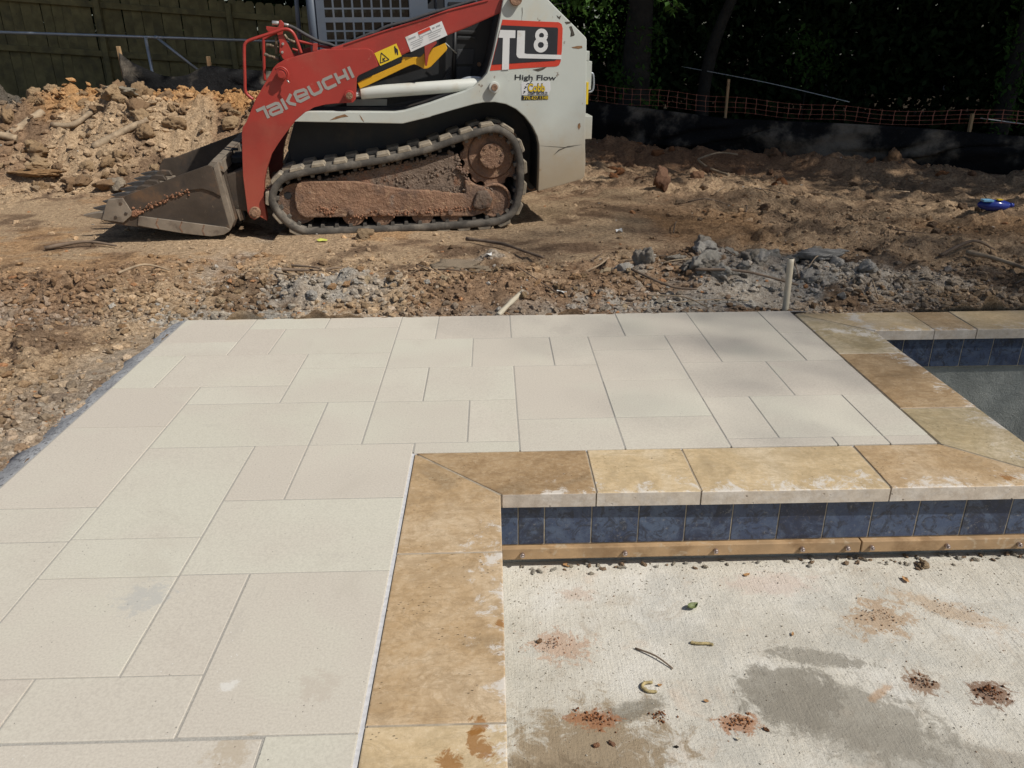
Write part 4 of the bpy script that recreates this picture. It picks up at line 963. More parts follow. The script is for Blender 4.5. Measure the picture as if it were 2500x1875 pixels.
    prof = [(r1 * 1.0, .05), (r1 * 1.0, .075), (r1 * .84, .085), (r1 * .3, .07)]
    ri = part('rear_idler', cyl((c[0], f(.07), c[1]), (c[0], f(.32), c[1]), r1, n=40, b=.006), M_RUST)
    tr_ = bmesh.new(); tube([(c[0] + math.cos(a) * r1 * .93, f(.062), c[1] + math.sin(a) * r1 * .93) for a in np.linspace(0, 2 * math.pi, 41)], .012, 8, 1, bm=tr_)
    part('idler_rim', tr_, M_RUST, ri); w.free()
    c = M['sprocket'][0]; ro = rad('sprocket') * 1.13
    pts = []
    nt = 13
    for i in range(nt):
        a0 = 2 * math.pi * i / nt
        for k, (da, q) in enumerate(((-.5, 1), (-.30, 1.0), (-.25, .96), (-.15, .905), (0, .885), (.15, .905), (.25, .96), (.30, 1.0))):
            a = a0 + da * 2 * math.pi / nt; pts.append((c[0] + math.cos(a) * ro * q, c[1] + math.sin(a) * ro * q))
    sp = part('drive_sprocket', prism(pts, f(.10), f(.15), .004, 1), M_RUST)
    part('sprocket_hub', cyl((c[0], f(.045), c[1]), (c[0], f(.12), c[1]), rad('sprocket') * .44, n=40, b=.008), M_RUST, sp)
    part('sprocket_dish', cyl((c[0], f(.09), c[1]), (c[0], f(.101), c[1]), rad('sprocket') * .80, rad('sprocket') * .86, n=40), M_RUST, sp)
    for i in range(9):
        a = 2 * math.pi * i / 9 + .2; rb = rad('sprocket') * .375
        part('hub_bolt', cyl((c[0] + rb * math.cos(a), f(.036), c[1] + rb * math.sin(a)), (c[0] + rb * math.cos(a), f(.05), c[1] + rb * math.sin(a)), .011, n=6), M_RUST, sp)
    return knee, beam, tw, fp
knee, beam, tower, frame = arm_side(True)
arm_side(False)
part('arm_rib', prism(M['beam_rib'], .054, .064, .003, 1), M_RED, beam)
part('cross_tube', cyl((cen('boss1')[0] + .05, .15, cen('boss1')[1] - .02), (cen('boss1')[0] + .05, WID - .15, cen('boss1')[1] - .02), .06, n=24), M_RED)
part('mud_clump', None or prism([(p[0], p[1]) for p in [(M['mudblob'][0][0] - .12, M['mudblob'][0][1] - .05), (M['mudblob'][0][0] - .08, M['mudblob'][0][1] + .07), (M['mudblob'][0][0] + .0, M['mudblob'][0][1] + .075), (M['mudblob'][0][0] + .045, M['mudblob'][0][1] + .01), (M['mudblob'][0][0] + .02, M['mudblob'][0][1] - .06), (M['mudblob'][0][0] - .06, M['mudblob'][0][1] - .08)]], .0, .06, .02, 3), M_MUD, frame)

# lettering: flat strokes 2 mm proud
def stroke(pts, wd, w0, bm):
    P = [Vector((p[0], p[1])) for p in pts]; L_, R_ = [], []
    for i, p in enumerate(P):
        d0 = (P[i] - P[i - 1]).normalized() if i else None
        d1 = (P[i + 1] - P[i]).normalized() if i < len(P) - 1 else None
        if d0 is None: n_ = Vector((-d1.y, d1.x)); s = 1
        elif d1 is None: n_ = Vector((-d0.y, d0.x)); s = 1
        else:
            a = Vector((-d0.y, d0.x)); b_ = Vector((-d1.y, d1.x)); n_ = (a + b_).normalized(); s = 1 / max(.5, n_.dot(a))
        L_.append(p + n_ * wd / 2 * s); R_.append(p - n_ * wd / 2 * s)
    for i in range(len(P) - 1):
        prism([L_[i], L_[i + 1], R_[i + 1], R_[i]], w0, w0 + .002, 0, bm=bm)
for ch in 'Takeuchi':
    bm = bmesh.new(); i = 0
    while 'letter_%s%d' % (ch, i) in M:
        stroke(M['letter_%s%d' % (ch, i)], .0215, .0480 - .0002 * i, bm); i += 1
    part('logo_letter', bm, M_GFILM, knee)
def film(name, key, w, m, parent, th=.002):
    return part(name, prism(M[key], w - th, w, 0), m, parent)
film('warning_sticker', 'sticker_warn', .0615, M_YSTICK, beam)
tri = M['sw_tri']; bm = bmesh.new()
for a, b_ in ((0, 1), (1, 2), (2, 0)): stroke([tri[a], tri[b_]], .006, .0575, bm)
stroke([(tri[0][0] + .006, tri[0][1] - .05), (tri[0][0] + .025, tri[0][1] - .035)], .008, .0575, bm); stroke([(tri[0][0] + .008, tri[0][1] - .035), (tri[0][0] + .02, tri[0][1] - .055)], .006, .0573, bm)
part('warning_pictogram', bm, M_BLACK, beam)
bm = prism(M['sw_man'], .0575, .0595)
h = M['sw_head'][0]; cyl((h[0], .0575, h[1]), (h[0], .0595, h[1]), .0055, n=14, bm=bm)
part('warning_pictogram', bm, M_BLACK, beam)
film('instruction_sticker', 'sticker_info', .0615, M_WFILM, beam)
film('sticker_panel', 'si_red', .0595, M_RFILM, beam); 
si = M['sticker_info']; A = Vector(si[0]); B = Vector(si[1]); D = Vector(si[3])
bm = bmesh.new()
for (a0, a1, rw) in ((.06, .25, .22), (.08, .42, .46), (.06, .40, .58), (.1, .36, .70), (.56, .94, .40), (.55, .9, .52), (.55, .8, .64), (.72, .78, .18), (.82, .93, .18), (.06, .3, .82), (.55, .85, .78)):
    p0 = A + (B - A) * a0 + (D - A) * rw; p1 = A + (B - A) * a1 + (D - A) * rw
    stroke([p0, p1], .0035 if rw > .3 else .010, .0577, bm)
bx = M['si_box']
for a, b_ in ((0, 1), (1, 2), (2, 3), (3, 0)): stroke([bx[a], bx[b_]], .003, .0575, bm)
part('sticker_print', bm, M_LFILM, beam)
# model decal on the tower
film('decal', 'd_red', .020, M_RFILM, tower); film('decal', 'd_black', .018, M_BLACK, tower)
film('decal_letter', 'd_T', .016, M_WFILM, tower); film('decal_letter', 'd_L', .016, M_WFILM, tower)
bm = bmesh.new()
for q, (ra, wd_, up_) in zip(M['d_8'], ((.0335, .029, .004), (.0385, .031, -.002))):
    stroke([(q[0] + ra * math.cos(a), q[1] + up_ + ra * .95 * math.sin(a)) for a in np.linspace(0, 2 * math.pi, 29)], wd_, .0138 if ra < .036 else .0141, bm)
part('decal_digit', bm, M_WFILM, tower)
def text(name, s, p0, p1, hgt, w, m, parent, bold=0.0):
    cu = bpy.data.curves.new(name, 'FONT'); cu.body = s; cu.extrude = 0.001; cu.offset = bold; cu.resolution_u = 3
    o = bpy.data.objects.new(name, cu); COL.objects.link(o)
    dg = bpy.context.evaluated_depsgraph_get(); dg.update()
    me = bpy.data.meshes.new_from_object(o.evaluated_get(dg)); COL.objects.unlink(o); bpy.data.objects.remove(o)
    n = len(me.vertices); co = np.empty(n * 3, dtype=np.float32); me.vertices.foreach_get('co', co); co = co.reshape(-1, 3)
    x0, x1 = co[:, 0].min(), co[:, 0].max(); cap = 0.70
    a = Vector(p0); b_ = Vector(p1); L_ = (b_ - a).length; d = (b_ - a).normalized(); up = Vector((-d.y, d.x))
    sx = L_ / (x1 - x0); sy = hgt / cap
    out = np.empty_like(co)
    X = (co[:, 0] - x0) * sx; Y = co[:, 1] * sy
    out[:, 0] = a.x + d.x * X + up.x * Y; out[:, 2] = a.y + d.y * X + up.y * Y; out[:, 1] = w - co[:, 2]
    me.vertices.foreach_set('co', out.ravel()); me.flip_normals() if hasattr(me, 'flip_normals') else None; me.update()
    return part(name, me, m, parent)
q = M['hf']; text('lettering', 'High Flow', q[0], q[1], abs(q[2][1] - q[0][1]), .0185, M_BLACK, tower, .012)
st_ = film('dealer_sticker', 'sticker_dealer', .020, M_WFILM, tower); film('sticker_panel', 'sd_black', .020, M_BLACK, tower)
q = M['sd_t1']; text('lettering', 'Cobb', q[0], q[1], .058, .0165, M_BLACK, tower, .045); text('lettering', 'Cobb', (q[0][0] + .002, q[0][1] + .002), (q[1][0] - .002, q[1][1] + .002), .054, .0145, M_YSTICK, tower, .018)
q = M['sd_t2']; text('lettering', 'COUNTY TRACTOR CO.', q[0], q[1], .020, .0165, M_BLACK, tower, .0)
q = M['sd_t3']; text('lettering', '770.427.1348', q[0], q[1], .024, .0165, M_YSTICK, tower, .0)
bm = bmesh.new(); q = M['sd_tread']
for i, p in enumerate([(540, 1450), (555, 1420), (562, 1392), (570, 1362), (580, 1335), (597, 1312), (620, 1295), (650, 1284)]):
    c0 = Vector(M['sticker_dealer'][0]); k_ = .0232 / 50
    pp = Vector((c0.x + (p[0] - 545) * .000565, c0.y - (p[1] - 1275) * .000565))
    stroke([pp, pp + Vector((.014, .010 if i % 2 else -.004))], .006, .0168, bm)
part('sticker_print', bm, M_BLACK, tower)

i = 0
while 'scuff%d' % i in M:
    part('paint_scuff', prism(M['scuff%d' % i], .0186, .0199 if i != 10 else .0189, 0), (M_SCUFF, M_SCUFF2)[i in (2, 4, 8, 9)], tower); i += 1
# chassis, engine bay, cab
ch = part('chassis', prism(M['chassis'], .42, WID - .42, .01), M_DARK)
part('engine_panel', prism(M['engine_panel'], .426, WID - .42, .01), M_DARKER)
part('rear_housing', prism(M['rear_box'], .104, WID - .104, .02), M_WHITE)
part('chassis_plate', prism(M['chassis_label'], .41, .42, .002), M_WHITE, ch)
def grill(q, name):
    a, b_, c, d = [Vector(p) for p in q]; bm = bmesh.new()
    nu, nv = 13, 10
    for i in range(nv):
        for k in range(2):
            pts = []
            for j in range(nu + 1):
                s = j / nu; t_ = (i + (.5 if (j + k) % 2 else 0.02) + (k * .5)) / nv
                if t_ > 1: t_ = 1
                p = a.lerp(b_, s).lerp(d.lerp(c, s), t_); pts.append((p.x, .400, p.y))
            tube(pts, .0022, 4, 1, bm=bm)
    return part(name, bm, M_BLACK, ch)
simple_grey = simple('grill_paint', (0.085, 0.09, 0.098), 0.5)
for k in ('mesh1', 'mesh2'):
    g = grill(M[k], 'grille'); g.data.materials[0] = simple_grey
    q = M[k]; part('grille_recess', prism(q, .408, .415), M_DARKER, ch)
q = M['epost']; part('engine_post', cyl((q[0][0], .36, q[0][1] + .1), (q[1][0], .36, q[1][1] - .02), .016, n=14), M_DARKER)
q = M['ebolt']; part('panel_bolt', cyl((q[0][0], .40, q[0][1]), (q[0][0], .42, q[0][1]), .016, n=16), M_RUST, ch)
q = M['slots']
for a, b_ in ((0, 1), (2, 3)):
    part('vent_slot', prism([(q[a][0], q[a][1] + .008), (q[b_][0], q[b_][1] + .008), (q[b_][0], q[b_][1] - .008), (q[a][0], q[a][1] - .008)], .405, .415, .003), M_DARK, ch)
q = M['prop']; part('prop_rod', cyl((q[0][0], .32, q[0][1]), (q[1][0], .32, q[1][1]), .0045, n=8), M_WHITE2)
# cab: side screen with square holes cut between real bars
c = M['cells']; x0 = c[0][0]; px = (c[7][0] - c[8][0]) / 8.75; hw = (c[1][0] - c[0][0]); zt = c[0][1]; hz = c[0][1] - c[3][1]; pz = c[4][1] - c[6][1]; band = c[3][1] - c[4][1]
bars = bmesh.new()
uL = M['cab_panel'][0][0]; uR = c[7][0] + .005
zbase = c[6][1] - 1.9 * pz; ztop = 2.02
rows = []
z = c[6][1]
rows = [c[6][1] - pz, c[6][1], c[4][1], c[0][1], c[0][1] + pz, c[0][1] + 2 * pz + band - .0, c[0][1] + 3 * pz + band, c[0][1] + 4 * pz + 2 * band, c[0][1] + 5 * pz + 2 * band]
rows = [r for r in rows if r < ztop - .02]
edges_z = [zbase - .02]
for r in rows: edges_z += [r - hz, r]
edges_z.append(ztop)
for i in range(0, len(edges_z) - 1, 2):
    box(uL, uR, .42, .428, edges_z[i], edges_z[i + 1], bm=bars)
ncol = int(round((uR - x0) / px)) + 1
cols = [x0 + (k - 1) * px for k in range(0, ncol + 1) if x0 + (k - 1) * px + hw < uR]
for zi in range(len(rows)):
    z0, z1 = rows[zi] - hz, rows[zi]
    prev = uL
    for cxx in cols:
        if cxx < uL: continue
        box(prev, cxx, .4204, .4276, z0, z1, bm=bars); prev = cxx + hw
    box(prev, uR, .4204, .4276, z0, z1, bm=bars)
scr = part('cab_side_screen', bars, M_CAB)
q = M['cab_panel']
part('cab_side_panel', prism([(uR, 1.40), (uR, 2.02), (M['cab_win'][0][0], 2.02), (M['cab_win'][3][0], M['cab_win'][3][1]), (M['cab_win'][2][0], M['cab_win'][2][1] - .0), (M['cab_win'][1][0], 2.02), (M['louv'][1][0] + .03, 2.02), (M['louv'][2][0] + .06, 1.62)], .4195, .43, 0), M_CAB)  # panel stops at the arm; the black left below stands in for shade
q = M['cab_winbar']; part('window_bar', cyl((q[0][0], .424, 2.0), (q[1][0], .424, q[1][1]), .008, n=8), M_CAB)
part('cab_pipe', tube([(M['cab_win'][0][0] + .02, .50, M['cab_win'][0][1] + .02), (M['cab_win'][0][0] + .05, .5, M['cab_win'][3][1] + .05), (M['cab_win'][1][0] - .02, .5, M['cab_win'][3][1] + .045)], .017, 10), M_BRASS)
q = M['louv']
for k in range(4):
    zz = q[2][1] - .003 - k * .052
    part('louvre', prism([(q[0][0], zz + .012), (q[1][0] - k * .05, zz + .012), (q[1][0] - k * .05, zz - .012), (q[0][0], zz - .012)], .412, .419, .002), M_DARKER)
q = M['cabpost']; uP = (q[0][0] + q[1][0]) / 2
part('cab_post', cyl((uP, .46, q[0][1] - .5), (uP, .46, 2.05), .038, n=20), M_CAB)
part('cab_post', cyl((uP, WID - .46, q[0][1] - .5), (uP, WID - .46, 2.05), .038, n=20), M_CAB)
part('cab_shell', box(M['cab_panel'][0][0] + .0, .45, WID - .43, WID - .42, .85, 2.02), M_CAB)
part('cab_roof', box(uP - .05, .5, .42, WID - .42, 2.02, 2.09, .02), M_CAB)
part('cab_back', box(.40, .44, .44, WID - .44, .9, 2.02), M_DARKER)
part('cab_floor', box(uP, .45, .43, WID - .43, .80, .95), M_DARKER)
part('cab_seat', box(-.25, .2, .60, WID - .60, .95, 1.25, .05), M_DARKER)
part('cab_seat_back', box(.08, .22, .60, WID - .60, 1.25, 1.75, .05), M_DARKER)
part('cab_window', box(uL + .02, uR - .01, .445, .449, zbase, 2.0), M_GLASS)
part('cab_glazing', box(uP - .01, uP, .48, WID - .48, .95, 2.0), M_GLASS)
q = M['greybar']; part('grab_bar', cyl((q[0][0], .54, q[0][1] - .35), (q[1][0], .54, 2.02), .017, n=14), M_CAB)
# rear door hinges
q = M['door_hinges']
for a, b_, wd in ((0, 1, .018), (1, 3, .030), (5, 6, .030)):
    part('door_hinge', box(q[a][0] - .03, q[a][0] + wd, .12, .30, q[b_][1], q[a][1], .006), M_WHITE)
part('door_handle', tube([(q[2][0] - .02, .14, q[2][1] + .01), (q[2][0] + .03, .14, q[2][1] + .005), (q[2][0] + .035, .14, q[3][1] - .0), (q[2][0] - .02, .14, q[3][1] - .02)], .008, 8), M_GALV)
part('reflector', box(q[3][0] - .036, q[3][0] - .02, .10, .12, q[4][1], q[2][1] - .05), M_YSTICK)

# front guard, couplers and hoses
def path3(k, w): return [(p[0], w, p[1]) for p in M[k]]
part('hose_guard', tube(path3('loop', .11), .0115, 12, 4), M_RED)
part('hose_guard', tube(path3('loop_far', .37), .0115, 12, 4), M_RED)
br = part('coupler_bracket', prism(M['bracket'], .13, .14, .002, 1), M_RED)
part('coupler_bracket', prism(M['bracket_top'], .15, .16, .002, 1), M_RED)
for p in M['pbolts']: part('bracket_bolt', cyl((p[0], .12, p[1]), (p[0], .132, p[1]), .0095, n=12, b=.002), M_CHROME, br)
def fitting(k, w, r, m):
    P_ = path3(k, w)
    for a, b_, s in zip(P_, P_[1:], (1, .82, 1, .8)):
        part('coupler', cyl(a, b_, r * s, n=14, b=.003), m)
fitting('coupler_a', .17, .0165, M_CHROME); fitting('coupler_b', .17, .0115, M_CHROME)
fitting('coupler_c', .17, .013, M_BRASS); fitting('coupler_d', .19, .013, M_BRASS); fitting('coupler_e', .18, .010, M_BRASS); fitting('coupler_f', .20, .011, M_BRASS); fitting('redpipe', .17, .009, M_RED)
part('hydraulic_hose', tube(path3('hose', .21), .0125, 10, 4), M_HOSE)
part('hydraulic_hose', tube([(M['coupler_c'][-1][0], .17, M['coupler_c'][-1][1]), (M['coupler_c'][-1][0] + .05, .2, M['coupler_c'][-1][1] - .05), (-.8, .3, 1.15)], .011, 8), M_HOSE)
part('guard_bar', tube(path3('redbar', .22), .0105, 10, 4), M_RED); part('guard_lug', prism(M['redlug'], .05, .06, .002), M_RED)
part('hydraulic_hose', tube(path3('hosefit', .15), .0105, 10, 4), M_GALV); part('hydraulic_hose', tube(path3('hosefit2', .15), .0105, 10, 4), M_GALV)
# tow hook under the rear
part('tow_hook', tube([(.98 + .04 * math.cos(a) - .02, .2, .33 + .035 * math.sin(a) - .04) for a in np.linspace(math.pi, 2 * math.pi, 12)], .007, 8, 1), M_RUST)

# ---- bucket (a part with teeth, cutters and wear strips of its own)
B0, B1 = -.03, WID + .03
bk = part('bucket', prism(M['b_side'], B0, B0 + .025, .004), M_BUCKET)
part('side_plate', prism(M['b_side'], B1 - .025, B1, .004), M_BUCKET, bk)
for (a, s) in ((B0, -1), (B1, 1)):
    part('side_doubler', prism(M['b_doubler'], a + s * .013, a, .003), M_BUCKET, bk)
    part('wear_strip', prism(M['b_wear'], a + s * .013, a - s * .001, .003), M_BEDGE, bk)
    part('corner_adaptor', prism(M['b_adaptor'], a + s * .022, a - s * .002, .004), M_BEDGE, bk)
    for p in M['b_abolts'][:3]:
        part('adaptor_bolt', cyl((p[0], a + s * .028, p[1]), (p[0], a + s * .015, p[1]), .0115, n=14, b=.003), M_BUCKET, bk)
q = M['b_chev']
for k in range(3):
    bm = bmesh.new(); stroke([q[3 * k], q[3 * k + 1], q[3 * k + 2]], .009, B0 - .0150, bm); part('wear_groove', bm, M_RUST, bk)
# shell: floor, curved back and top lip, swept across the width
bs = M['b_side']
prof = [bs[0], bs[15], bs[14], bs[13], bs[12], bs[11], bs[10], bs[9], bs[8], bs[7], bs[6]]
prof = [Vector(p) for p in prof]
ctr = Vector((sum(p.x for p in prof) / len(prof), sum(p.y for p in prof) / len(prof)))
inn = []
for i, p in enumerate(prof):
    a = prof[max(i - 1, 0)]; c_ = prof[min(i + 1, len(prof) - 1)]; d = (c_ - a).normalized(); n_ = Vector((d.y, -d.x))
    if n_.dot(ctr - p) < 0: n_ = -n_
    inn.append(p + n_ * .022)
sh = bmesh.new()
prism([tuple(p) for p in prof] + [tuple(p) for p in inn[::-1]], B0 + .026, B1 - .026, 0, bm=sh)
part('bucket_shell', sh, M_BUCKET, bk)
part('back_flange', prism(M['b_back'], B0 + .005, B0 + .10, .006), M_BEDGE, bk)
part('back_beam', prism([(p[0] + .012, p[1]) for p in M['b_back']], B0 + .10, B1 - .02, .006), M_BUCKET, bk)
tp = Vector(bs[6]); 
part('top_beam', prism([(tp.x - .01, tp.y - .01), (tp.x + .03, tp.y + .03), (tp.x + .10, tp.y + .02), (tp.x + .11, tp.y - .06)], B0 + .03, B1 - .03, .006), M_BEDGE, bk)
q = M['b_qa']; 
part('attach_plate', prism(q, .25, .62, .006), M_DARKER, bk); part('attach_plate', prism(q, WID - .62, WID - .25, .006), M_DARKER, bk)
part('attach_cross_plate', prism([(q[0][0] + .03, q[0][1] - .02), (q[1][0], q[1][1]), (q[2][0] + .02, q[2][1]), (q[2][0] - .04, q[2][1])], .62, WID - .62, .006), M_DARKER, bk)
part('attach_ear', prism([(q[1][0] - .01, q[1][1] - .02), (q[1][0] + .13, q[1][1] + .03), (q[1][0] + .16, q[1][1] - .08), (q[2][0] + .14, q[2][1] - .12), (q[2][0], q[2][1] - .1)], .10, .24, .01), M_BUCKET, bk)
part('attach_lever', tube([(q[1][0] - .02, .5, q[1][1] - .03), (q[1][0] - .01, .5, q[1][1] + .10), (q[1][0] + .04, .5, q[1][1] + .11)], .012, 8), M_DARKER, bk)
part('attach_lever', box(q[1][0] - .0, q[1][0] + .10, .35, .60, q[1][1] + .02, q[1][1] + .08, .01), M_DARKER, bk)
part('attach_lever', box(q[1][0] - .06, q[1][0] + .06, .9, 1.3, q[1][1] + .0, q[1][1] + .09, .015), M_DARKER, bk)
p0, p1 = M['b_pinr']; part('attach_pin', cyl((p0[0], .12, p0[1]), (p1[0], .12, p1[1]), .012, n=12), M_CHROME, bk)
part('latch', prism(M['b_latch'], .10, .16, .004), M_BEDGE, bk)
part('tilt_cylinder', cyl((q[2][0] + .02, .30, q[2][1] - .02), (M['boss1'][0][0] + .02, .30, M['boss1'][0][1] - .12), .035, n=18), M_DARKER)
part('tilt_cylinder', cyl((q[2][0] + .02, WID - .30, q[2][1] - .02), (M['boss1'][0][0] + .02, WID - .30, M['boss1'][0][1] - .12), .035, n=18), M_DARKER)
# teeth along the cutting edge
lip0 = Vector(bs[0])
part('cutting_edge', prism([(lip0.x - .02, lip0.y + .004), (lip0.x + .0, lip0.y + .026), (lip0.x + .16, lip0.y + .012), (lip0.x + .16, lip0.y - .012)], B0 + .0, B1, .004), M_BEDGE, bk)
bt = M['b_tooth']; tx = sum(p[0] for p in bt) / len(bt)
tooth_pts = bt
nte = 8
for k in range(nte):
    wc = B0 + .035 + (B1 - B0 - .07) * k / (nte - 1)
    bm = prism(tooth_pts, wc - .026, wc + .026, .005, 1)
    xm = min(p[0] for p in tooth_pts)
    for v_ in bm.verts:
        s = np.clip((v_.co.x - xm) / .10, 0, 1); v_.co.y = wc + (v_.co.y - wc) * (0.42 + .58 * s)
    part('bucket_tooth', bm, M_BEDGE if k == 0 else M_TOOTH, bk)
    e = Vector(bt[3])
    part('tooth_adaptor', prism([(e.x - .02, e.y - .030), (e.x - .015, e.y - .002), (e.x + .03, e.y + .012), (e.x + .10, e.y + .004), (e.x + .12, e.y - .04)], wc - .031, wc + .031, .006, 1), M_BUCKET, bk)
# clay stuck along the near side plate
def crumbs(spots, n, r0, r1, m, parent, w):
    bm = bmesh.new()
    for _ in range(n):
        i = random.randrange(len(spots) - 1); t_ = random.random(); a = Vector(spots[i]); b_ = Vector(spots[i + 1]); p = a.lerp(b_, t_)
        r = random.uniform(r0, r1)
        mt = Matrix.Translation((p.x + random.gauss(0, .012), w, p.y + random.gauss(0, .012))) @ Euler((random.random() * 6, random.random() * 6, 0)).to_matrix().to_4x4() @ Matrix.Diagonal((r, r * .6, r * .8, 1))
        bmesh.ops.create_icosphere(bm, subdivisions=1, radius=1, matrix=mt)
    o = part('clay_crumbs', bm, m, parent, True); tag(o, kind='stuff'); return o
dd = M['b_doubler']
crumbs([dd[12], dd[11], dd[10], dd[9]], 90, .006, .017, M_BMUD, bk, B0 - .006)
crumbs([dd[13], dd[12]], 60, .008, .018, M_BMUD, bk, B0 - .008)
fpz = M['frame_plate']
crumbs([(-.75, .20), (-.68, .16), (-.62, .22)], 60, .005, .013, M_BMUD, frame, .028)
crumbs([(-.55, .13), (0.2, .15), (.55, .16)], 120, .004, .012, M_BMUD, frame, .028)
crumbs([(-.2, .29), (.3, .30), (.6, .29)], 110, .006, .018, M_MUD, frame, .045)
mp_ = M['mud_plate']
crumbs([mp_[i] for i in range(0, 9)], 120, .008, .022, M_MUD, frame, .07)
crumbs([mp_[8], mp_[9], mp_[10]], 60, .006, .02, M_RUST, frame, .05)
for _ in range(3): crumbs([(-.62 + .2 * _, .33), (-.1 + .2 * _, .40), (.3, .48)], 22, .006, .016, M_MUD, frame, .064)
ring = cen('boss1')
part('boss_ring', tube([(ring[0] + .05 * math.cos(a), -.004, ring[1] + .05 * math.sin(a)) for a in np.linspace(-.8, 2.4, 16)], .006, 8, 1), M_RED, knee)
part('grease_clip', cyl((ring[0] + .035, -.004, ring[1] - .038), (ring[0] + .052, -.006, ring[1] - .058), .006, n=10), M_CHROME, knee)
# ------------------------------------------------------------------ things beyond: fences
def wpart(name, bm, m, root, smooth=None):
    o = obj(name, bm, m, root, smooth)
    o.matrix_parent_inverse = Matrix.Translation(-Vector(root.location))
    return o
def thing(name, label, cat, loc, group=None):
    return tag(empty(name, loc), label, cat, group)

# plank fence: line from far left to behind the machine, stepping down to the right
fa = Vector((-8.6, 13.6)); fdir = Vector((3.7, .72)).normalized(); fnr = Vector((-fdir.y, fdir.x))
fr = thing('plank_fence', 'weathered wooden privacy fence with dog-eared planks in deep shade', 'fence', (-6.0, 14.0, .4))
def fz(s): return -0.074 * s + .03            # fall of the fence along its run
def fpos(s, off, z): p = fa + fdir * s + fnr * off; return (p.x, p.y, z + fz(s))
ang = math.atan2(fdir.y, fdir.x)
pme = []
for k in range(3):
    w = .0725
    b = slab([(-w, 0), (w, 0), (w, 1.82), (w - .03, 1.86), (-w + .03, 1.86), (-w, 1.82)], 0, .018, .002, 1)
    bmesh.ops.rotate(b, verts=b.verts, cent=(0, 0, 0), matrix=Matrix.Rotation(R(90), 3, 'X'))
    me = bpy.data.meshes.new('plank'); b.to_mesh(me); b.free(); me.materials.append(M_FENCE); pme.append(me)
s = -4.5
while s < 8.6:
    o = bpy.data.objects.new('plank', random.choice(pme)); link(o, fr); o.matrix_parent_inverse = Matrix.Translation(-Vector(fr.location))
    o.location = fpos(s, .025 + random.uniform(0, .004), .53 + random.uniform(-.012, .012)); o.rotation_euler = (0, R(random.uniform(-.5, .5)), ang)
    s += .1462 + random.uniform(0, .002)
def beam3(p, q, w, h, m, name, root, b=.004):
    p = Vector(p); q = Vector(q); d = q - p; L_ = d.length
    bm = box(0, L_, -w / 2, w / 2, -h / 2, h / 2, b, 1)
    bm.transform(Matrix.Translation(p) @ d.to_track_quat('X', 'Z').to_matrix().to_4x4())
    return wpart(name, bm, m, root)
seg = [-5.45, -3.47, -1.5, .47, 2.45, 4.43, 6.4, 8.38]
for a, c in zip(seg, seg[1:]):
    for zr in (.70, 1.45, 2.17): beam3(fpos(a + .04, -.02, zr), fpos(c - .04, -.02, zr), .04, .09, M_FENCE, 'rail', fr)
for a in seg: beam3(fpos(a, -.03, .2), fpos(a, -.03, 2.34), .09, .09, M_FENCE, 'post', fr)

# galvanised pipe rail in front of it
gr = thing('pipe_fence', 'galvanised pipe top rail with posts and a slanting brace before the plank fence', 'pipe fence', (-6, 12.6, .6))
gA = Vector((-8.9, 12.25, 1.675)); gB = Vector((-2.2, 13.3, 1.42))
wpart('top_rail', cyl(gA, gB, .021, n=12), M_GALV, gr)
def gat(t): return gA.lerp(gB, t)
for t_, lean in ((.165, .03), (.575, .05), (.95, 0.0)):
    p = gat(t_); wpart('post', cyl((p.x + lean, p.y - .02, .1), (p.x, p.y - .02, p.z + .0), .024, n=12), M_GALV, gr)
p = gat(.597); wpart('brace', cyl((p.x, p.y, p.z), (p.x + .62, p.y + .1, p.z - .56), .021, n=12), M_GALV, gr)
p = gat(.597); wpart('brace_clamp', cyl((p.x - .03, p.y, p.z), (p.x + .03, p.y + .005, p.z - .002), .030, n=12), M_GALV, gr)

def sheet(name, top, base, m, root, nx_=60, nz=10, fold=.05, seed=0):
    """fabric hung between stakes: top and base are 3-d polylines"""
    T_ = smooth_path(top, max(2, nx_ // (len(top) - 1))); n = len(T_)
    Bp = smooth_path(base, max(2, nx_ // (len(base) - 1)))
    V = []
    for i in range(n):
        b_ = Bp[min(int(round(i * (len(Bp) - 1) / (n - 1))), len(Bp) - 1)]
        for k in range(nz + 1):
            t_ = k / nz; p = T_[i].lerp(b_, t_)
            w_ = fold * math.sin(math.pi * min(t_ * 1.1, 1)) * (2.2 * float(vnoise(p.x * 1.6 + seed, t_ * 1.3 + seed, 41)) + 1.2 * float(vnoise(p.x * 4 + t_ * 5, t_ * 3 + p.x, 42)))
            V.append((p.x, p.y - abs(w_), p.z + w_ * .4))
    F = [(i * (nz + 1) + k, i * (nz + 1) + k + 1, (i + 1) * (nz + 1) + k + 1, (i + 1) * (nz + 1) + k) for i in range(n - 1) for k in range(nz)]
    o = wpart(name, mesh_np(name, V, F), m, root)
    sol = o.modifiers.new('thick', 'SOLIDIFY'); sol.thickness = .003
    return o
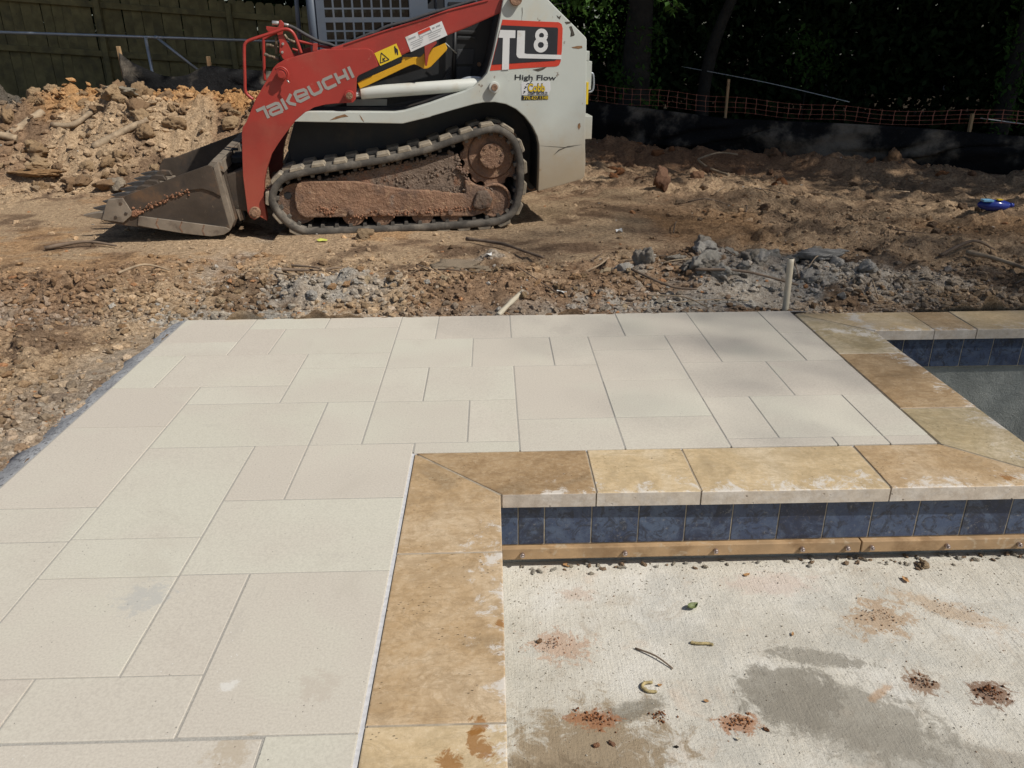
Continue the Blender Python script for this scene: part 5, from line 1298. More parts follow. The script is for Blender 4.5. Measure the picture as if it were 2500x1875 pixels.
# black silt fence on the left, sagging off its stakes on the heap
sf = thing('silt_fence', 'black silt fence sagging between stakes on the spoil heap at left', 'silt fence', (-4.6, 11.2, .9))
sheet('fabric', [(-4.78, 11.2, 1.34), (-4.66, 11.2, 1.23), (-4.46, 11.2, 1.13), (-4.23, 11.2, 1.04), (-3.96, 11.2, 1.05), (-3.68, 11.2, 1.16), (-3.36, 11.2, 1.12), (-2.81, 11.25, 1.08), (-1.98, 11.3, .98), (-0.87, 11.4, .92)],
      [(-4.74, 11.1, .70), (-4.19, 11.05, .65), (-3.63, 11.0, .65), (-2.81, 11.05, .55), (-1.98, 11.1, .5), (-0.87, 11.2, .4)], M_FABRIC, sf, 60, 8, .06, 3)
for x_, z_, l_ in ((-4.78, 1.40, .03), (-3.65, 1.27, -.02), (-2.16, 1.10, .02)): beam3((x_ + l_, 11.22, .5), (x_, 11.22, z_), .045, .045, M_STAKE, 'stake', sf)
# black silt fence on the right with orange netting behind
def rl(s, off=0.0, z=0.0):   # along the right hand fence line
    return Vector((1.05 + .791 * s + .611 * off, 12.75 - .611 * s + .791 * off, z))
sr = thing('silt_fence', 'long black silt fence with dusty folds running before the woods at right', 'silt fence', (4, 10.5, .2))
tops = [(-.5, .62), (.5, .60), (1.3, .55), (2.0, .50), (2.7, .45), (3.4, .45), (4.2, .45), (5.0, .44), (5.8, .41), (6.6, .385), (7.6, .36), (9.5, .32)]
sheet('fabric', [rl(s, .0, z) for s, z in tops], [rl(s, -.03, -.02) for s, z in tops], M_FABRIC, sr, 110, 14, .20, 9)
for s in (.1, 2.1, 4.2, 6.3, 8.4): beam3(rl(s, .05, -.2), rl(s, .05, .33), .04, .04, M_STAKE, 'stake', sr)
nt = thing('safety_netting', 'orange plastic safety netting strung on stakes behind the black silt fence', 'safety netting', (4, 11, .5))
bm = bmesh.new(); srow = np.arange(.2, 9.5, .145)
def nz_top(s): return float(np.interp(s, [0, 2, 3.2, 4.4, 5.2, 5.9, 6.6, 7.4, 9.5], [.84, .73, .66, .61, .60, .66, .60, .50, .40])) + .012 * math.sin(s * 5)
rowsn = 4; grid = []; random.seed(5)
for i, s in enumerate(srow):
    zt = nz_top(s); hh = .24 - .018 * s; grid.append([rl(s + .02 * float(vnoise(s * 3, k * 2.0, 51)), .30 + .05 * float(vnoise(s * 2, k * 1.5, 52)), zt - hh * k / (rowsn - 1)) for k in range(rowsn)])
for k in range(rowsn): tube([g[k] for g in grid], .0038, 4, 1, bm=bm)
for g in grid:
    tube(g, .0050, 4, 1, bm=bm)
    for q_ in g: bmesh.ops.create_icosphere(bm, subdivisions=1, radius=.012, matrix=Matrix.Translation(q_) @ Matrix.Diagonal((1, .5, .8, 1)))
wpart('netting', bm, M_ORANGE, nt)
for s, zt in ((.25, 1.0), (2.55, .93), (5.55, .60)): beam3(rl(s, .26, -.2), rl(s, .26, zt), .045, .03, M_STAKE, 'stake', nt)
tag(obj('string_line', tube([(3.3, 14.6, 1.02), (4.4, 13.4, .80), (5.35, 12.4, .56)], .006, 5), M_PAPER), 'thin white string line sloping above the orange netting', 'string')
tag(obj('string_line', tube([(5.9, 9.9, .52), (6.5, 9.5, .44), (7.1, 9.2, .34)], .006, 5), M_PAPER), 'white cord lying along the orange netting at far right', 'string')

# ------------------------------------------------------------------ trees
def leaves(C, n_rep, spread, size, flat=.5):
    """folded leaf faces round the points C"""
    C = np.repeat(C, n_rep, 0); n = len(C)
    P = C + rng.normal(0, 1, (n, 3)) * spread * np.array((1, 1, .8))
    d = rng.normal(0, 1, (n, 3)); d[:, 2] -= .3; d /= np.linalg.norm(d, axis=1)[:, None]
    up = rng.normal(0, 1, (n, 3)) * (1 - flat) + np.array((0, 0, flat)); sd = np.cross(d, up); sd /= np.linalg.norm(sd, axis=1)[:, None] + 1e-9
    nn = np.cross(sd, d); L_ = size * rng.uniform(.6, 1.3, n)[:, None]
    V = np.stack([P, P + d * L_ * .5 + sd * L_ * .27 + nn * L_ * .08, P + d * L_, P + d * L_ * .5 - sd * L_ * .27 + nn * L_ * .08], 1).reshape(-1, 3)
    i = np.arange(n)[:, None] * 4
    F = np.concatenate([i + np.array([[0, 1, 2]]), i + np.array([[0, 2, 3]])], 1).reshape(-1, 3)
    return V, F
def crown_mesh(r, h, ncl, nl, size):
    th = rng.uniform(0, 2 * math.pi, ncl); ph = np.arccos(rng.uniform(-1, 1, ncl)); rr = rng.uniform(.35, 1, ncl) ** .5
    C = np.stack([np.cos(th) * np.sin(ph) * r * rr, np.sin(th) * np.sin(ph) * r * rr, np.cos(ph) * h * rr], 1)
    V, F = leaves(C, nl, .55, size)
    return mesh_np('crown', V, F, False)
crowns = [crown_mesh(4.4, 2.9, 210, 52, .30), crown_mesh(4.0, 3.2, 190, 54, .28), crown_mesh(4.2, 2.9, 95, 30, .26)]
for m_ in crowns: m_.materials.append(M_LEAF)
def tree(x, y, cx_, cy_, cz_, sc, rt, label, k=0, ivy=False, dense=1):
    z0 = gz1(x, y) - .1
    t = thing('broadleaf_tree', label, 'tree', (x, y, z0), 'trees round the clearing')
    pts = [(x, y, z0), (x + .05, y, z0 + 1.6), (x + .25 * (cx_ - x), y + .25 * (cy_ - y), z0 + 3.6), (cx_, cy_, cz_ + .5)]
    bm = tube(pts, rt, 12, 5, rt * .35, wob=.12)
    for _ in range(5):
        a = random.uniform(0, 6.28); st = Vector(pts[2]).lerp(Vector(pts[3]), random.uniform(.1, .8))
        tube([st, st + Vector((math.cos(a) * 1.2, math.sin(a) * 1.2, .7)), st + Vector((math.cos(a) * 2.7 * sc, math.sin(a) * 2.7 * sc, 1.2))], rt * .4, 6, 3, rt * .1, bm=bm)
    wpart('trunk', bm, M_BARK, t)
    for q in range(dense):
        o = bpy.data.objects.new('crown', crowns[2 if k == 2 else (k + q) % 2]); link(o, t); o.matrix_parent_inverse = Matrix.Translation(-Vector(t.location))
        o.location = (cx_ + q * .4, cy_ + q * .3, cz_ + .6 * q); o.rotation_euler = (0, 0, random.uniform(0, 6.28) + q * 2); o.scale = (sc, sc, sc * .95)
    if ivy:
        zz = rng.uniform(z0, z0 + 3.5, 140); a = rng.uniform(0, 6.28, 140)
        C = np.stack([x + .05 + np.cos(a) * rt * 1.1, y + np.sin(a) * rt * 1.1, zz], 1)
        V, F = leaves(C, 7, .07, .10); wpart('ivy', mesh_np('ivy', V, F, False), M_LEAF_LIT, t)
    return t
tree(2.35, 13.9, 2.6, 12.6, 9.4, 1.05, .30, 'ivy-clad thick trunk standing right behind the tail of the loader', 0, True, 2)
tree(3.65, 14.3, 6.2, 12.4, 9.0, 1.05, .13, 'slender pale-barked tree rising behind the middle stake of the orange netting', 1, False, 2)
tree(-1.6, 14.9, -1.0, 13.2, 9.0, 1.0, .22, 'dark tree trunk half hidden behind the loader cab', 0, False, 2)
tree(-5.4, 16.2, -4.2, 13.4, 8.8, 1.0, .25, 'tall tree growing beyond the plank fence', 1, False, 2)
TL_ = ['dark ivied trunk in the wood right of the slender pale-barked tree', 'dark trunk near the right end of the wood', 'trunk deep in the middle of the wood', 'trunk deep at the right of the wood', 'trunk deep in the wood behind the ivy-clad trunk', 'trunk deep in the wood behind the loader', 'trunk at the far right edge of the wood', 'trunk beyond the left end of the plank fence']
for i, (x, y) in enumerate(((8.2, 13.2), (10.2, 11.5), (7.4, 17.0), (11.5, 15.0), (3.6, 18.5), (0.2, 18.6), (12.8, 9.4), (-9.5, 17.4))):
    tree(x, y, x + random.uniform(-.6, .6), y - 1.0, 9.0 + random.uniform(-.6, .8), 1.1, random.uniform(.14, .28), TL_[i], i, i == 0, 2 if i < 4 else 1)
# the trees out of frame on the right whose crowns dapple the ground there
tree(24.6, -3.0, 24.9, -4.0, 25.0, .98, .45, 'tall tree well to the right of the clearing', 2)
tree(25.2, -8.2, 24.6, -7.2, 27.5, .62, .40, 'tall tree well to the right of the pool', 2)
# undergrowth of the wood: one mass nobody could count
n = 7500
ux = rng.uniform(-3, 22, n); uy = 15.2 + rng.uniform(0, 7, n) - .25 * np.maximum(ux - 4, 0); uz = rng.uniform(0, 1, n) ** .8 * 5.5 - .2
lx = rng.uniform(-15, -2, 1500); ux = np.concatenate([ux, lx]); uy = np.concatenate([uy, 16.0 + rng.uniform(0, 2.5, 1500)]); uz = np.concatenate([uz, rng.uniform(0, 1, 1500) * 4.5])
gap = (np.abs(ux - .131 * uy) < .62) & (uz > 1.0) & (uz < 3.2)       # a gap between two thickets
ux, uy, uz = ux[~gap], uy[~gap], uz[~gap]
V, F = leaves(np.stack([ux, uy, uz], 1), 30, .36, .18)
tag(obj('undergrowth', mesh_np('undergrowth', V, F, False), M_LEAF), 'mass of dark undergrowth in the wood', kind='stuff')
n = 2600
ux = rng.uniform(-30, 45, n); uy = 27 + rng.uniform(0, 5, n) ; uz = rng.uniform(0, 1, n) * 11
V, F = leaves(np.stack([ux, uy, uz], 1), 14, .7, .55)
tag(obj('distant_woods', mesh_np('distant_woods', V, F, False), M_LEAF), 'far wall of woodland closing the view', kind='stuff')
def shrub(name, x, y, z, r, n_, size, label, m):
    th = rng.uniform(0, 6.28, n_); q = rng.uniform(0, 1, n_) ** .5
    C = np.stack([np.cos(th) * q * r[0], np.sin(th) * q * r[0], rng.uniform(-1, 1, n_) * r[1]], 1)
    V, F = leaves(C, 14, .10, size); t = thing(name, label, 'shrub', (x, y, gz1(x, y)))
    me = mesh_np('foliage', V + np.array((x, y, z)), F, False); wpart('foliage', me, m, t)
    wpart('stem', tube([(x, y, gz1(x, y) - .1), (x + .05, y, z * .6), (x, y, z)], .02, 6, 3, .008), M_BARK, t)
shrub('shrub', 3.45, 25.6, 2.1, (1.0, 1.1), 120, .20, 'bright green leafy shrub glowing between the loader tail and the ivy trunk', M_LEAF_LIT)
shrub('shrub', 8.9, 13.2, 1.25, (.40, .42), 34, .13, 'shrub coloured as sunlit hanging at the far right of the dark wood', M_LEAF_LIT)
shrub('shrub', 5.6, 15.0, 1.15, (.5, .4), 26, .12, 'small faintly lit shrub in the middle of the dark wood', M_LEAF_LIT)
# low branches that hang into the top of the picture
def branch(pts, n_, size, label, sp=.09):
    t = thing('leafy_branch', label, 'branch', pts[0])
    wpart('twig', tube(pts, .010, 6, 4, .003), M_BARK, t)
    P = smooth_path(pts, 10); C = np.array([tuple(P[int(len(P) * (.25 + .75 * random.random())) - 1]) for _ in range(n_)])
    V, F = leaves(C, 4, sp, size, .75); wpart('foliage', mesh_np('foliage', V, F, False), M_LEAF_LIT, t)
branch([(2.4, 10.2, 3.4), (2.2, 10.0, 2.4), (2.0, 9.9, 1.90), (2.16, 9.9, 1.73)], 18, .10, 'leafy twig hanging down at the top centre of the view', .05)
branch([(1.9, 10.6, 3.2), (1.4, 10.3, 2.15), (1.05, 10.2, 1.86), (.72, 10.1, 1.80)], 56, .10, 'leafy low branch hanging over the tail of the loader', .11)

# ------------------------------------------------------------------ clods and stones
def clod_shape(seed, sub):
    bm = bmesh.new(); bmesh.ops.create_icosphere(bm, subdivisions=sub, radius=1)
    V = np.array([v.co[:] for v in bm.verts]); F = np.array([[v.index for v in f.verts] for f in bm.faces]); bm.free()
    r = np.random.default_rng(seed); s = r.uniform(0, 50, 3)
    for _ in range(9):                       # knock flat faces off
        d = r.normal(0, 1, 3); d /= np.linalg.norm(d); k = r.uniform(.55, .85); q = V @ d; V = V - np.maximum(q - k, 0)[:, None] * d * .9
    nse = vnoise(V[:, 0] * 2.3 + s[0], V[:, 1] * 2.3 + V[:, 2] * 1.7 + s[1], 61) * .40 + vnoise(V[:, 0] * 5 + s[1], V[:, 2] * 5 + V[:, 1] * 4 + s[2], 62) * (.26 if sub > 1 else .1)
    if sub > 2:
        nse += -.16 * np.abs(vnoise(V[:, 0] * 9 + s[2], V[:, 1] * 9 + V[:, 2] * 8, 63)) * 2 + .10 * vnoise(V[:, 0] * 19 + V[:, 2] * 14, V[:, 1] * 19 + s[0], 64) + .05 * vnoise(V[:, 2] * 37 + V[:, 0] * 20, V[:, 1] * 37 + s[1], 65)
    V = V * (1 + nse)[:, None]
    if sub < 3:
        V = V * (1 + r.uniform(-.22, .22, len(V)) * (1.0 if sub < 2 else .5))[:, None]
        for _ in range(4):
            d = r.normal(0, 1, 3); d /= np.linalg.norm(d); q = V @ d; V = V - np.maximum(q - r.uniform(.4, .7), 0)[:, None] * d
    V = V * np.array((1, r.uniform(.55, .95), r.uniform(.4, .75)))
    return V, F
SH3 = [clod_shape(100 + i, 4) for i in range(10)]; SH2 = [clod_shape(i, 2) for i in range(8)]; SH1 = [clod_shape(30 + i, 1) for i in range(10)]; SH0 = [clod_shape(60 + i, 0) for i in range(12)]
def rotm(n):
    a = rng.uniform(0, 6.28, n); b_ = rng.normal(0, .5, n); ca, sa, cb, sb = np.cos(a), np.sin(a), np.cos(b_), np.sin(b_)
    M_ = np.zeros((n, 3, 3)); M_[:, 0, 0] = ca; M_[:, 0, 1] = -sa * cb; M_[:, 0, 2] = sa * sb; M_[:, 1, 0] = sa; M_[:, 1, 1] = ca * cb; M_[:, 1, 2] = -ca * sb; M_[:, 2, 1] = sb; M_[:, 2, 2] = cb
    return M_
def scatter(name, P, S_, colr, shapes, label, m=None, smooth=True):
    Vs, Fs, Cs = [], [], []; off = 0; n = len(P); which = rng.integers(0, len(shapes), n); RM = rotm(n)
    for k, (V, F) in enumerate(shapes):
        idx = np.where(which == k)[0]
        if not len(idx): continue
        W = np.einsum('nij,vj->nvi', RM[idx], V) * S_[idx][:, None, None] + P[idx][:, None, :]
        Vs.append(W.reshape(-1, 3)); Fs.append((F[None] + (np.arange(len(idx)) * len(V))[:, None, None]).reshape(-1, 3) + off)
        Cs.append(np.repeat(colr[idx], len(V), 0)); off += len(idx) * len(V)
    return tag(obj(name, mesh_np(name, np.concatenate(Vs), np.concatenate(Fs), smooth, np.concatenate(Cs)), m or M_CLOD), label, kind='stuff')
def dirt_points(n, near=1.0):
    x = np.concatenate([rng.uniform(-7.5, 7.5, n), rng.uniform(-3.2, -1.75, n // 6)]); y = np.concatenate([4.2 + 9 * rng.uniform(0, 1, n) ** 1.7, rng.uniform(1.6, 4.4, n // 6)])
    k = (np.abs(x - .016 * y) < .70 * y + .4) & (y < 12.9)
    return x[k], y[k]
def keep(x, y):
    """fewer loose bits on the driven sand, more on the spoil"""
    drv = ss(5.0, 5.8, y) * ss(9.0, 7.8, y) * ss(-5.4, -4.2, x) * ss(2.2, 1.2, x)
    d = vnoise(x / .7, y / .7, 71) + .5 * vnoise(x / .25, y / .25, 72)
    dens = np.clip(.5 + 1.1 * d, 0.05, 1) * (1 - .82 * drv) + .5 * np.exp(-((y - 4.6) / .35) ** 2)
    return rng.uniform(0, 1, len(x)) < dens
def bits(name, n, s0, s1, shapes, label, pw=2.5):
    x, y = dirt_points(n); k = keep(x, y); x, y = x[k], y[k]
    S_ = s0 + (s1 - s0) * rng.uniform(0, 1, len(x)) ** pw
    c = ground_col(x + rng.normal(0, .08, len(x)), y + rng.normal(0, .08, len(x))) * rng.uniform(.75, 1.25, len(x))[:, None]
    q = rng.uniform(0, 1, len(x)); c[q > .985] = np.array((.46, .43, .38)); c[(q > .955) & (q < .985)] = np.array((.42, .22, .11))
    z = ground_z(x, y) + S_ * .12
    return scatter(name, np.stack([x, y, z], 1), S_, np.clip(c, .03, .8), shapes, label, smooth=False)
bits('small_clods', 66000, .006, .021, SH0, 'countless crumbs of clay on the ground')
bits('loose_clods', 10000, .016, .044, SH1, 'countless small clods of clay on the ground', 2)
n = 9500; x = np.concatenate([rng.uniform(-3.4, 3.6, n), rng.uniform(-3.3, -1.82, 3500)]); y = np.concatenate([4.22 + np.abs(rng.normal(0, .55, n)), rng.uniform(1.7, 4.6, 3500)]); k = (rng.uniform(0, 1, len(x)) < .45 + 1.3 * vnoise(x / .45, y / .45, 74)) & ((y > 4.22) | (x < -1.84)); x, y = x[k], y[k]
S_ = .007 + .034 * rng.uniform(0, 1, len(x)) ** 3.4; c = ground_col(x + rng.normal(0, .1, len(x)), y + rng.normal(0, .1, len(x))) * np.array((1.0, .95, .88)) * rng.uniform(.5, 1.05, len(x))[:, None]
scatter('edge_clods', np.stack([x, y, ground_z(x, y) + S_ * .25], 1), S_, np.clip(c, .03, .8), SH1, 'countless clods of broken clay along the patio', smooth=False)
n = 7500; x = rng.uniform(-8.0, .5, n); y = 8.2 + 2.6 * rng.uniform(0, 1, n); k = (rng.uniform(0, 1, n) < .5 + .9 * vnoise(x / .5, y / .5, 73)) & (np.abs(x) < .72 * y); x, y = x[k], y[k]
S_ = .02 + .055 * rng.uniform(0, 1, len(x)) ** 2.2
c = ground_col(x, y) * rng.uniform(.7, 1.2, len(x))[:, None]
scatter('heap_clods', np.stack([x, y, ground_z(x, y) + S_ * .2], 1), S_, np.clip(c, .03, .8), SH1, 'countless clods of clay making up the spoil heap', smooth=False)

def clod(name, x, y, s, c, label, cat, group=None, k=None, sz=(1, 1, 1), rz=None, sink=.25):
    V, F = SH3[(k if k is not None else random.randrange(10))]
    key = (round(c[0], 3), round(c[1], 3), id(V))
    if key not in clod.cache:
        clod.cache[key] = mesh_np(name, V, F, True, np.tile(np.array(c), (len(V), 1))); clod.cache[key].materials.append(M_CLOD)
    o = bpy.data.objects.new(name, clod.cache[key]); link(o)
    o.location = (x, y, gz1(x, y) + s * sz[2] * .5 * (1 - sink * 2) + .0); o.scale = (s * sz[0], s * sz[1], s * sz[2]); tl_ = .05 if 'slab' in name else .25; o.rotation_euler = (random.gauss(0, tl_), random.gauss(0, tl_), rz if rz is not None else random.uniform(0, 6.28))
    return tag(o, label, cat, group)
clod.cache = {}
BR = [(.35, .24, .14), (.28, .185, .11), (.42, .30, .18)]; GR = [(.46, .435, .385), (.36, .325, .275), (.50, .475, .43), (.34, .27, .20)]; TN = [(.52, .41, .27), (.46, .29, .16)]
def many(n, fx, fy, s0, s1, cols, name, label, cat, group):
    for _ in range(n):
        x, y = fx(), fy(); clod(name, x, y, random.uniform(s0, s1) * random.uniform(.7, 1), random.choice(cols), label, cat, group)
U_ = random.uniform
many(120, lambda: U_(-6.9, -1.9), lambda: U_(8.35, 10.3), .05, .17, BR, 'clay_clod', 'brown clay clod tumbled on the spoil heap left of the loader', 'clod', 'clods on the spoil heap')
many(46, lambda: U_(-1.6, .9), lambda: random.gauss(4.62, .2), .022, .05, BR + TN, 'clay_clod', 'brown clod among the loose spoil along the back edge of the patio', 'clod', 'clods behind the patio')
many(48, lambda: random.gauss(1.55, .34), lambda: random.gauss(4.93, .17), .04, .105, GR[:3], 'mortar_lump', 'grey lump in the rubble heap round the white pipe stub', 'rubble lump', 'grey rubble lumps')
many(14, lambda: random.gauss(-1.1, .3), lambda: random.gauss(4.6, .18), .025, .05, GR[:3], 'mortar_lump', 'grey cement lump in the dusty patch behind the patio left corner', 'cement lump', 'cement lumps')
many(30, lambda: U_(-3.1, -1.85), lambda: U_(2.0, 4.3), .025, .06, BR + TN[1:], 'clay_clod', 'reddish brown clod on the broken soil beside the left edge of the patio', 'clod', 'clods left of the patio')
many(34, lambda: U_(1.6, 5.2), lambda: U_(5.4, 9.0), .03, .08, [(.19, .13, .085), (.25, .18, .12)], 'clay_clod', 'dull brown clod scattered on the churned ground at right', 'clod', 'clods at right')
many(22, lambda: U_(1.2, 5.5), lambda: 12.4 - .77 * U_(.5, 5.0) + U_(-.4, .1), .05, .13, [(.30, .14, .065), (.26, .15, .09)], 'clay_clod', 'red clay clod heaped at the foot of the right silt fence', 'clod', 'clods along the silt fence')
many(16, lambda: U_(-2.4, 1.2), lambda: U_(4.3, 4.9), .014, .024, [(.60, .58, .54)], 'white_pebble', 'pale pebble lying in the spoil behind the patio', 'pebble', 'pale pebbles')
clod('rock', -.98, 6.04, .085, (.33, .24, .15), 'lone brown rock in front of the middle of the track', 'rock', k=1, sz=(1, .9, 1.05), sink=.1)
clod('rock', 1.72, 8.15, .15, (.20, .115, .075), 'upright dark red rock on the ground right of the loader tail', 'rock', k=2, sz=(.75, .7, 1.35), rz=.3, sink=.05)
clod('concrete_slab', -.22, 5.2, .24, (.36, .29, .21), 'flat broken slab half buried in the middle dirt', 'slab', k=3, sz=(1, .8, .28), rz=.4)
clod('concrete_slab', 2.10, 4.98, .20, (.36, .355, .34), 'large grey slab of waste concrete right of the pipe stub', 'slab', k=7, sz=(1.0, .75, .34), rz=-.2, sink=.2)
clod('concrete_slab', -5.95, 9.5, .24, (.34, .275, .19), 'pale slab chunk jutting from the left of the spoil heap', 'slab', k=5, sz=(1.2, .6, .45), rz=-.5, sink=0)
clod('concrete_slab', -4.25, 9.85, .27, (.33, .29, .225), 'grey slab leaning on top of the spoil heap', 'slab', k=6, sz=(1.3, .7, .35), rz=-.6, sink=0)
clod('rock', -3.35, 8.6, .24, (.30, .21, .13), 'big round clod low on the heap just left of the bucket', 'clod', k=7, sz=(1, .9, .85))
clod('rock', -3.9, 8.5, .22, (.37, .31, .235), 'pale big clod left of the dark hollow low on the heap', 'clod', k=8, sz=(1.1, .9, .75))
clod('rock', -4.75, 8.65, .24, (.36, .22, .11), 'orange flat clod at the foot of the heap on the left', 'clod', k=9, sz=(1.4, .8, .35), rz=-.3)
clod('rock', 3.62, 10.45, .16, (.28, .17, .10), 'rounded clod on the berm below the dusty fold of the silt fence', 'clod', k=0)
clod('rock', 4.72, 9.5, .17, (.27, .165, .095), 'peaked clod on the berm at far right before the silt fence', 'clod', k=2, sz=(.8, .8, 1.1))

# ------------------------------------------------------------------ wood, roots and litter
def stick(name, pts, r, m, label, cat, taper=None, group=None, n=8):
    return tag(obj(name, tube(pts, r, n, 5, taper, wob=.25), m), label, cat, group)
def on(x, y, h=.0): return (x, y, gz1(x, y) + h)
stick('log', [on(-5.42, 9.4, -.03), on(-5.28, 9.55, .0), on(-5.15, 9.75, .02)], .055, M_WOOD, 'short pale log lying up the left of the spoil heap', 'log', .05)
stick('log', [on(-4.35, 9.1, .0), on(-4.05, 9.3, .03), on(-3.85, 9.45, .02)], .05, M_WOOD, 'knotted root stub slanting across the middle of the spoil heap', 'root', .03)
stick('log', [on(-4.95, 9.5, .02), on(-4.7, 9.5, .05), on(-4.5, 9.7, .06)], .03, M_WOOD, 'thin bent root in the hollow between the logs of the heap', 'root', .03)
stick('plank_scrap', [on(-6.3, 9.65, .12), on(-5.9, 9.45, .1), on(-5.75, 9.4, .05)], .045, M_WOOD, 'split orange wood scrap at the far left of the heap', 'wood scrap', .05)
stick('log', [on(-5.75, 9.2, .05), on(-5.45, 9.15, .07), on(-5.2, 9.2, .05)], .035, M_WOOD, 'pale bark strip lying level at left below the logs', 'wood scrap', .04)
stick('root', [on(2.62, 8.9, .03), on(2.55, 9.4, .03), on(2.50, 9.8, .05), on(2.62, 10.1, .10), on(2.85, 10.2, .10), on(3.10, 10.25, .05)], .016, M_WOOD, 'pale root arching up out of the red berm', 'root', .010)
stick('stick', [on(.02, 4.24, .012), on(.10, 4.37, .02), on(.17, 4.50, .012)], .016, M_PVC, 'short white broken pipe lying behind the middle of the patio', 'broken pipe', .014)
stick('root', [on(-.2, 5.9, .03), on(.05, 5.75, .04), on(.2, 5.5, .05), on(.35, 5.35, .02)], .014, M_TWIG, 'dark curved root on the dirt in front of the track', 'root', .009)
stick('stick', [on(1.22, 4.66, .05), on(1.5, 4.60, .07), on(1.8, 4.50, .06)], .010, M_TWIG, 'bent twig crossing the foot of the white pipe stub', 'stick', .006)
stick('stick', [on(.85, 4.75, .03), on(1.05, 4.55, .05), on(1.2, 4.5, .03)], .009, M_TWIG, 'short dark stick left of the rubble heap', 'stick', .006)
stick('stick', [on(-1.45, 5.05, .02), on(-1.2, 5.08, .05), on(-1.0, 5.14, .03)], .012, M_TWIG, 'crossed twig behind the cement patch at left', 'stick', .006)
stick('stick', [on(-1.35, 5.14, .02), on(-1.15, 5.06, .05), on(-.95, 5.0, .02)], .009, M_TWIG, 'thin twig lying over the crossed twig at left', 'stick', .005)
stick('root', [on(-2.3, 4.8, .02), on(-2.22, 5.0, .06), on(-2.12, 5.12, .02)], .009, M_WOOD, 'pale thin root curving on the dirt before the bucket', 'root', .005)
stick('root', [on(-3.1, 8.9, .12), on(-2.9, 8.75, .14), on(-2.72, 8.4, .08)], .010, M_WOOD, 'thin pale root hanging on the heap behind the bucket', 'root', .006)
stick('stick', [on(-3.3, 5.85, .02), on(-3.05, 5.95, .04), on(-2.8, 5.9, .02)], .016, M_TWIG, 'dark root lying before the front teeth of the bucket', 'root', .008)
stick('stick', [on(3.2, 5.2, .03), on(3.3, 5.05, .06), on(3.42, 4.75, .04)], .020, M_WOOD, 'bundle-like forked root at the far right behind the pool coping', 'root', .010)
stick('stick', [on(3.05, 5.25, .03), on(3.3, 5.32, .05), on(3.5, 5.38, .03)], .013, M_TWIG, 'straight stick above the forked root at far right', 'stick', .008)
for _ in range(40):
    x, y = U_(-1.6, 4.8), random.choice((U_(4.35, 5.4), U_(5.4, 8.5)))
    if x < .9 and y > 5.8: x = U_(1.2, 4.8)
    a = U_(0, 6.28); L_ = U_(.08, .28); c_ = U_(-.06, .06)
    stick('twig', [on(x - L_ * math.cos(a), y - L_ * math.sin(a), .015), on(x + c_, y + c_, .04), on(x + L_ * math.cos(a), y + L_ * math.sin(a), .015)], U_(.003, .009), random.choice((M_TWIG, M_WOOD)), 'loose twig or root end lying on the dug dirt', 'twig', .003, 'loose twigs', 6)
pipe = thing('pipe_stub', 'upright aged white plastic pipe stub at the back edge of the patio', 'pipe', (1.655, 4.275, -.05))
bm = tube([(1.655, 4.275, -.05), (1.654, 4.275, .10), (1.652, 4.28, .262)], .0178, 18, 4)
wpart('pipe', bm, M_PVC, pipe); wpart('pipe_bore', cyl((1.652, 4.28, .2615), (1.652, 4.28, .2635), .0135, n=16), M_BLACK, pipe)
bo = thing('plastic_bottle', 'crushed blue plastic bottle with pale label lying on the dirt at far right', 'bottle', on(4.25, 6.67))
bz = gz1(4.25, 6.67) + .06
bm = bmesh.new(); bmesh.ops.create_icosphere(bm, subdivisions=3, radius=1, matrix=Matrix.Translation((4.25, 6.67, bz)) @ Euler((0, .05, -.12)).to_matrix().to_4x4() @ Matrix.Diagonal((.135, .065, .05, 1)))
for v_ in bm.verts: v_.co.z += .014 * float(vnoise(v_.co.x * 16, v_.co.y * 16, 81))
cyl((4.375, 6.654, bz), (4.405, 6.650, bz), .022, .018, 14, bm=bm)
wpart('body', bm, M_BLUE, bo, True)
wpart('label', slab([(4.125, 6.62), (4.205, 6.605), (4.21, 6.68), (4.135, 6.69)], bz + .035, bz + .052, .003), M_LBLUE, bo)
wpart('label', slab([(4.245, 6.615), (4.285, 6.61), (4.287, 6.65), (4.247, 6.655)], bz + .045, bz + .056, .003), M_YSTICK, bo)
def scrap(name, x, y, s, m, label, cat, z=None, k=0, group=None):
    z = gz1(x, y) + .012 if z is None else z
    bm = bmesh.new(); n = 7; top = []
    for i in range(n):
        a = 2 * math.pi * i / n; rr = s * U_(.6, 1.1); top.append(bm.verts.new((math.cos(a) * rr, math.sin(a) * rr * .55, .35 * s * U_(-.4, 1))))
    c0 = bm.verts.new((0, 0, -.05 * s))
    for i in range(n): bm.faces.new((c0, top[i], top[(i + 1) % n]))
    o = obj(name, bm, m); o.location = (x, y, z); o.rotation_euler = (0, 0, U_(0, 6.28))
    so = o.modifiers.new('thick', 'SOLIDIFY'); so.thickness = .0015
    return tag(o, label, cat, group)
scrap('paper_scrap', .99, 6.15, .06, M_PAPER, 'crumpled white scrap on the dirt right of the track', 'scrap')
scrap('paper_scrap', -.03, 5.46, .045, M_PAPER, 'pale blue-white scrap beside the half buried slab', 'scrap')
scrap('paper_scrap', .40, 4.55, .04, M_PAPER, 'curled white scrap in the spoil at mid back edge', 'scrap')
scrap('fallen_leaf', -1.29, 6.0, .05, M_YLEAF, 'bright yellow-green leaf in front of the track', 'leaf')

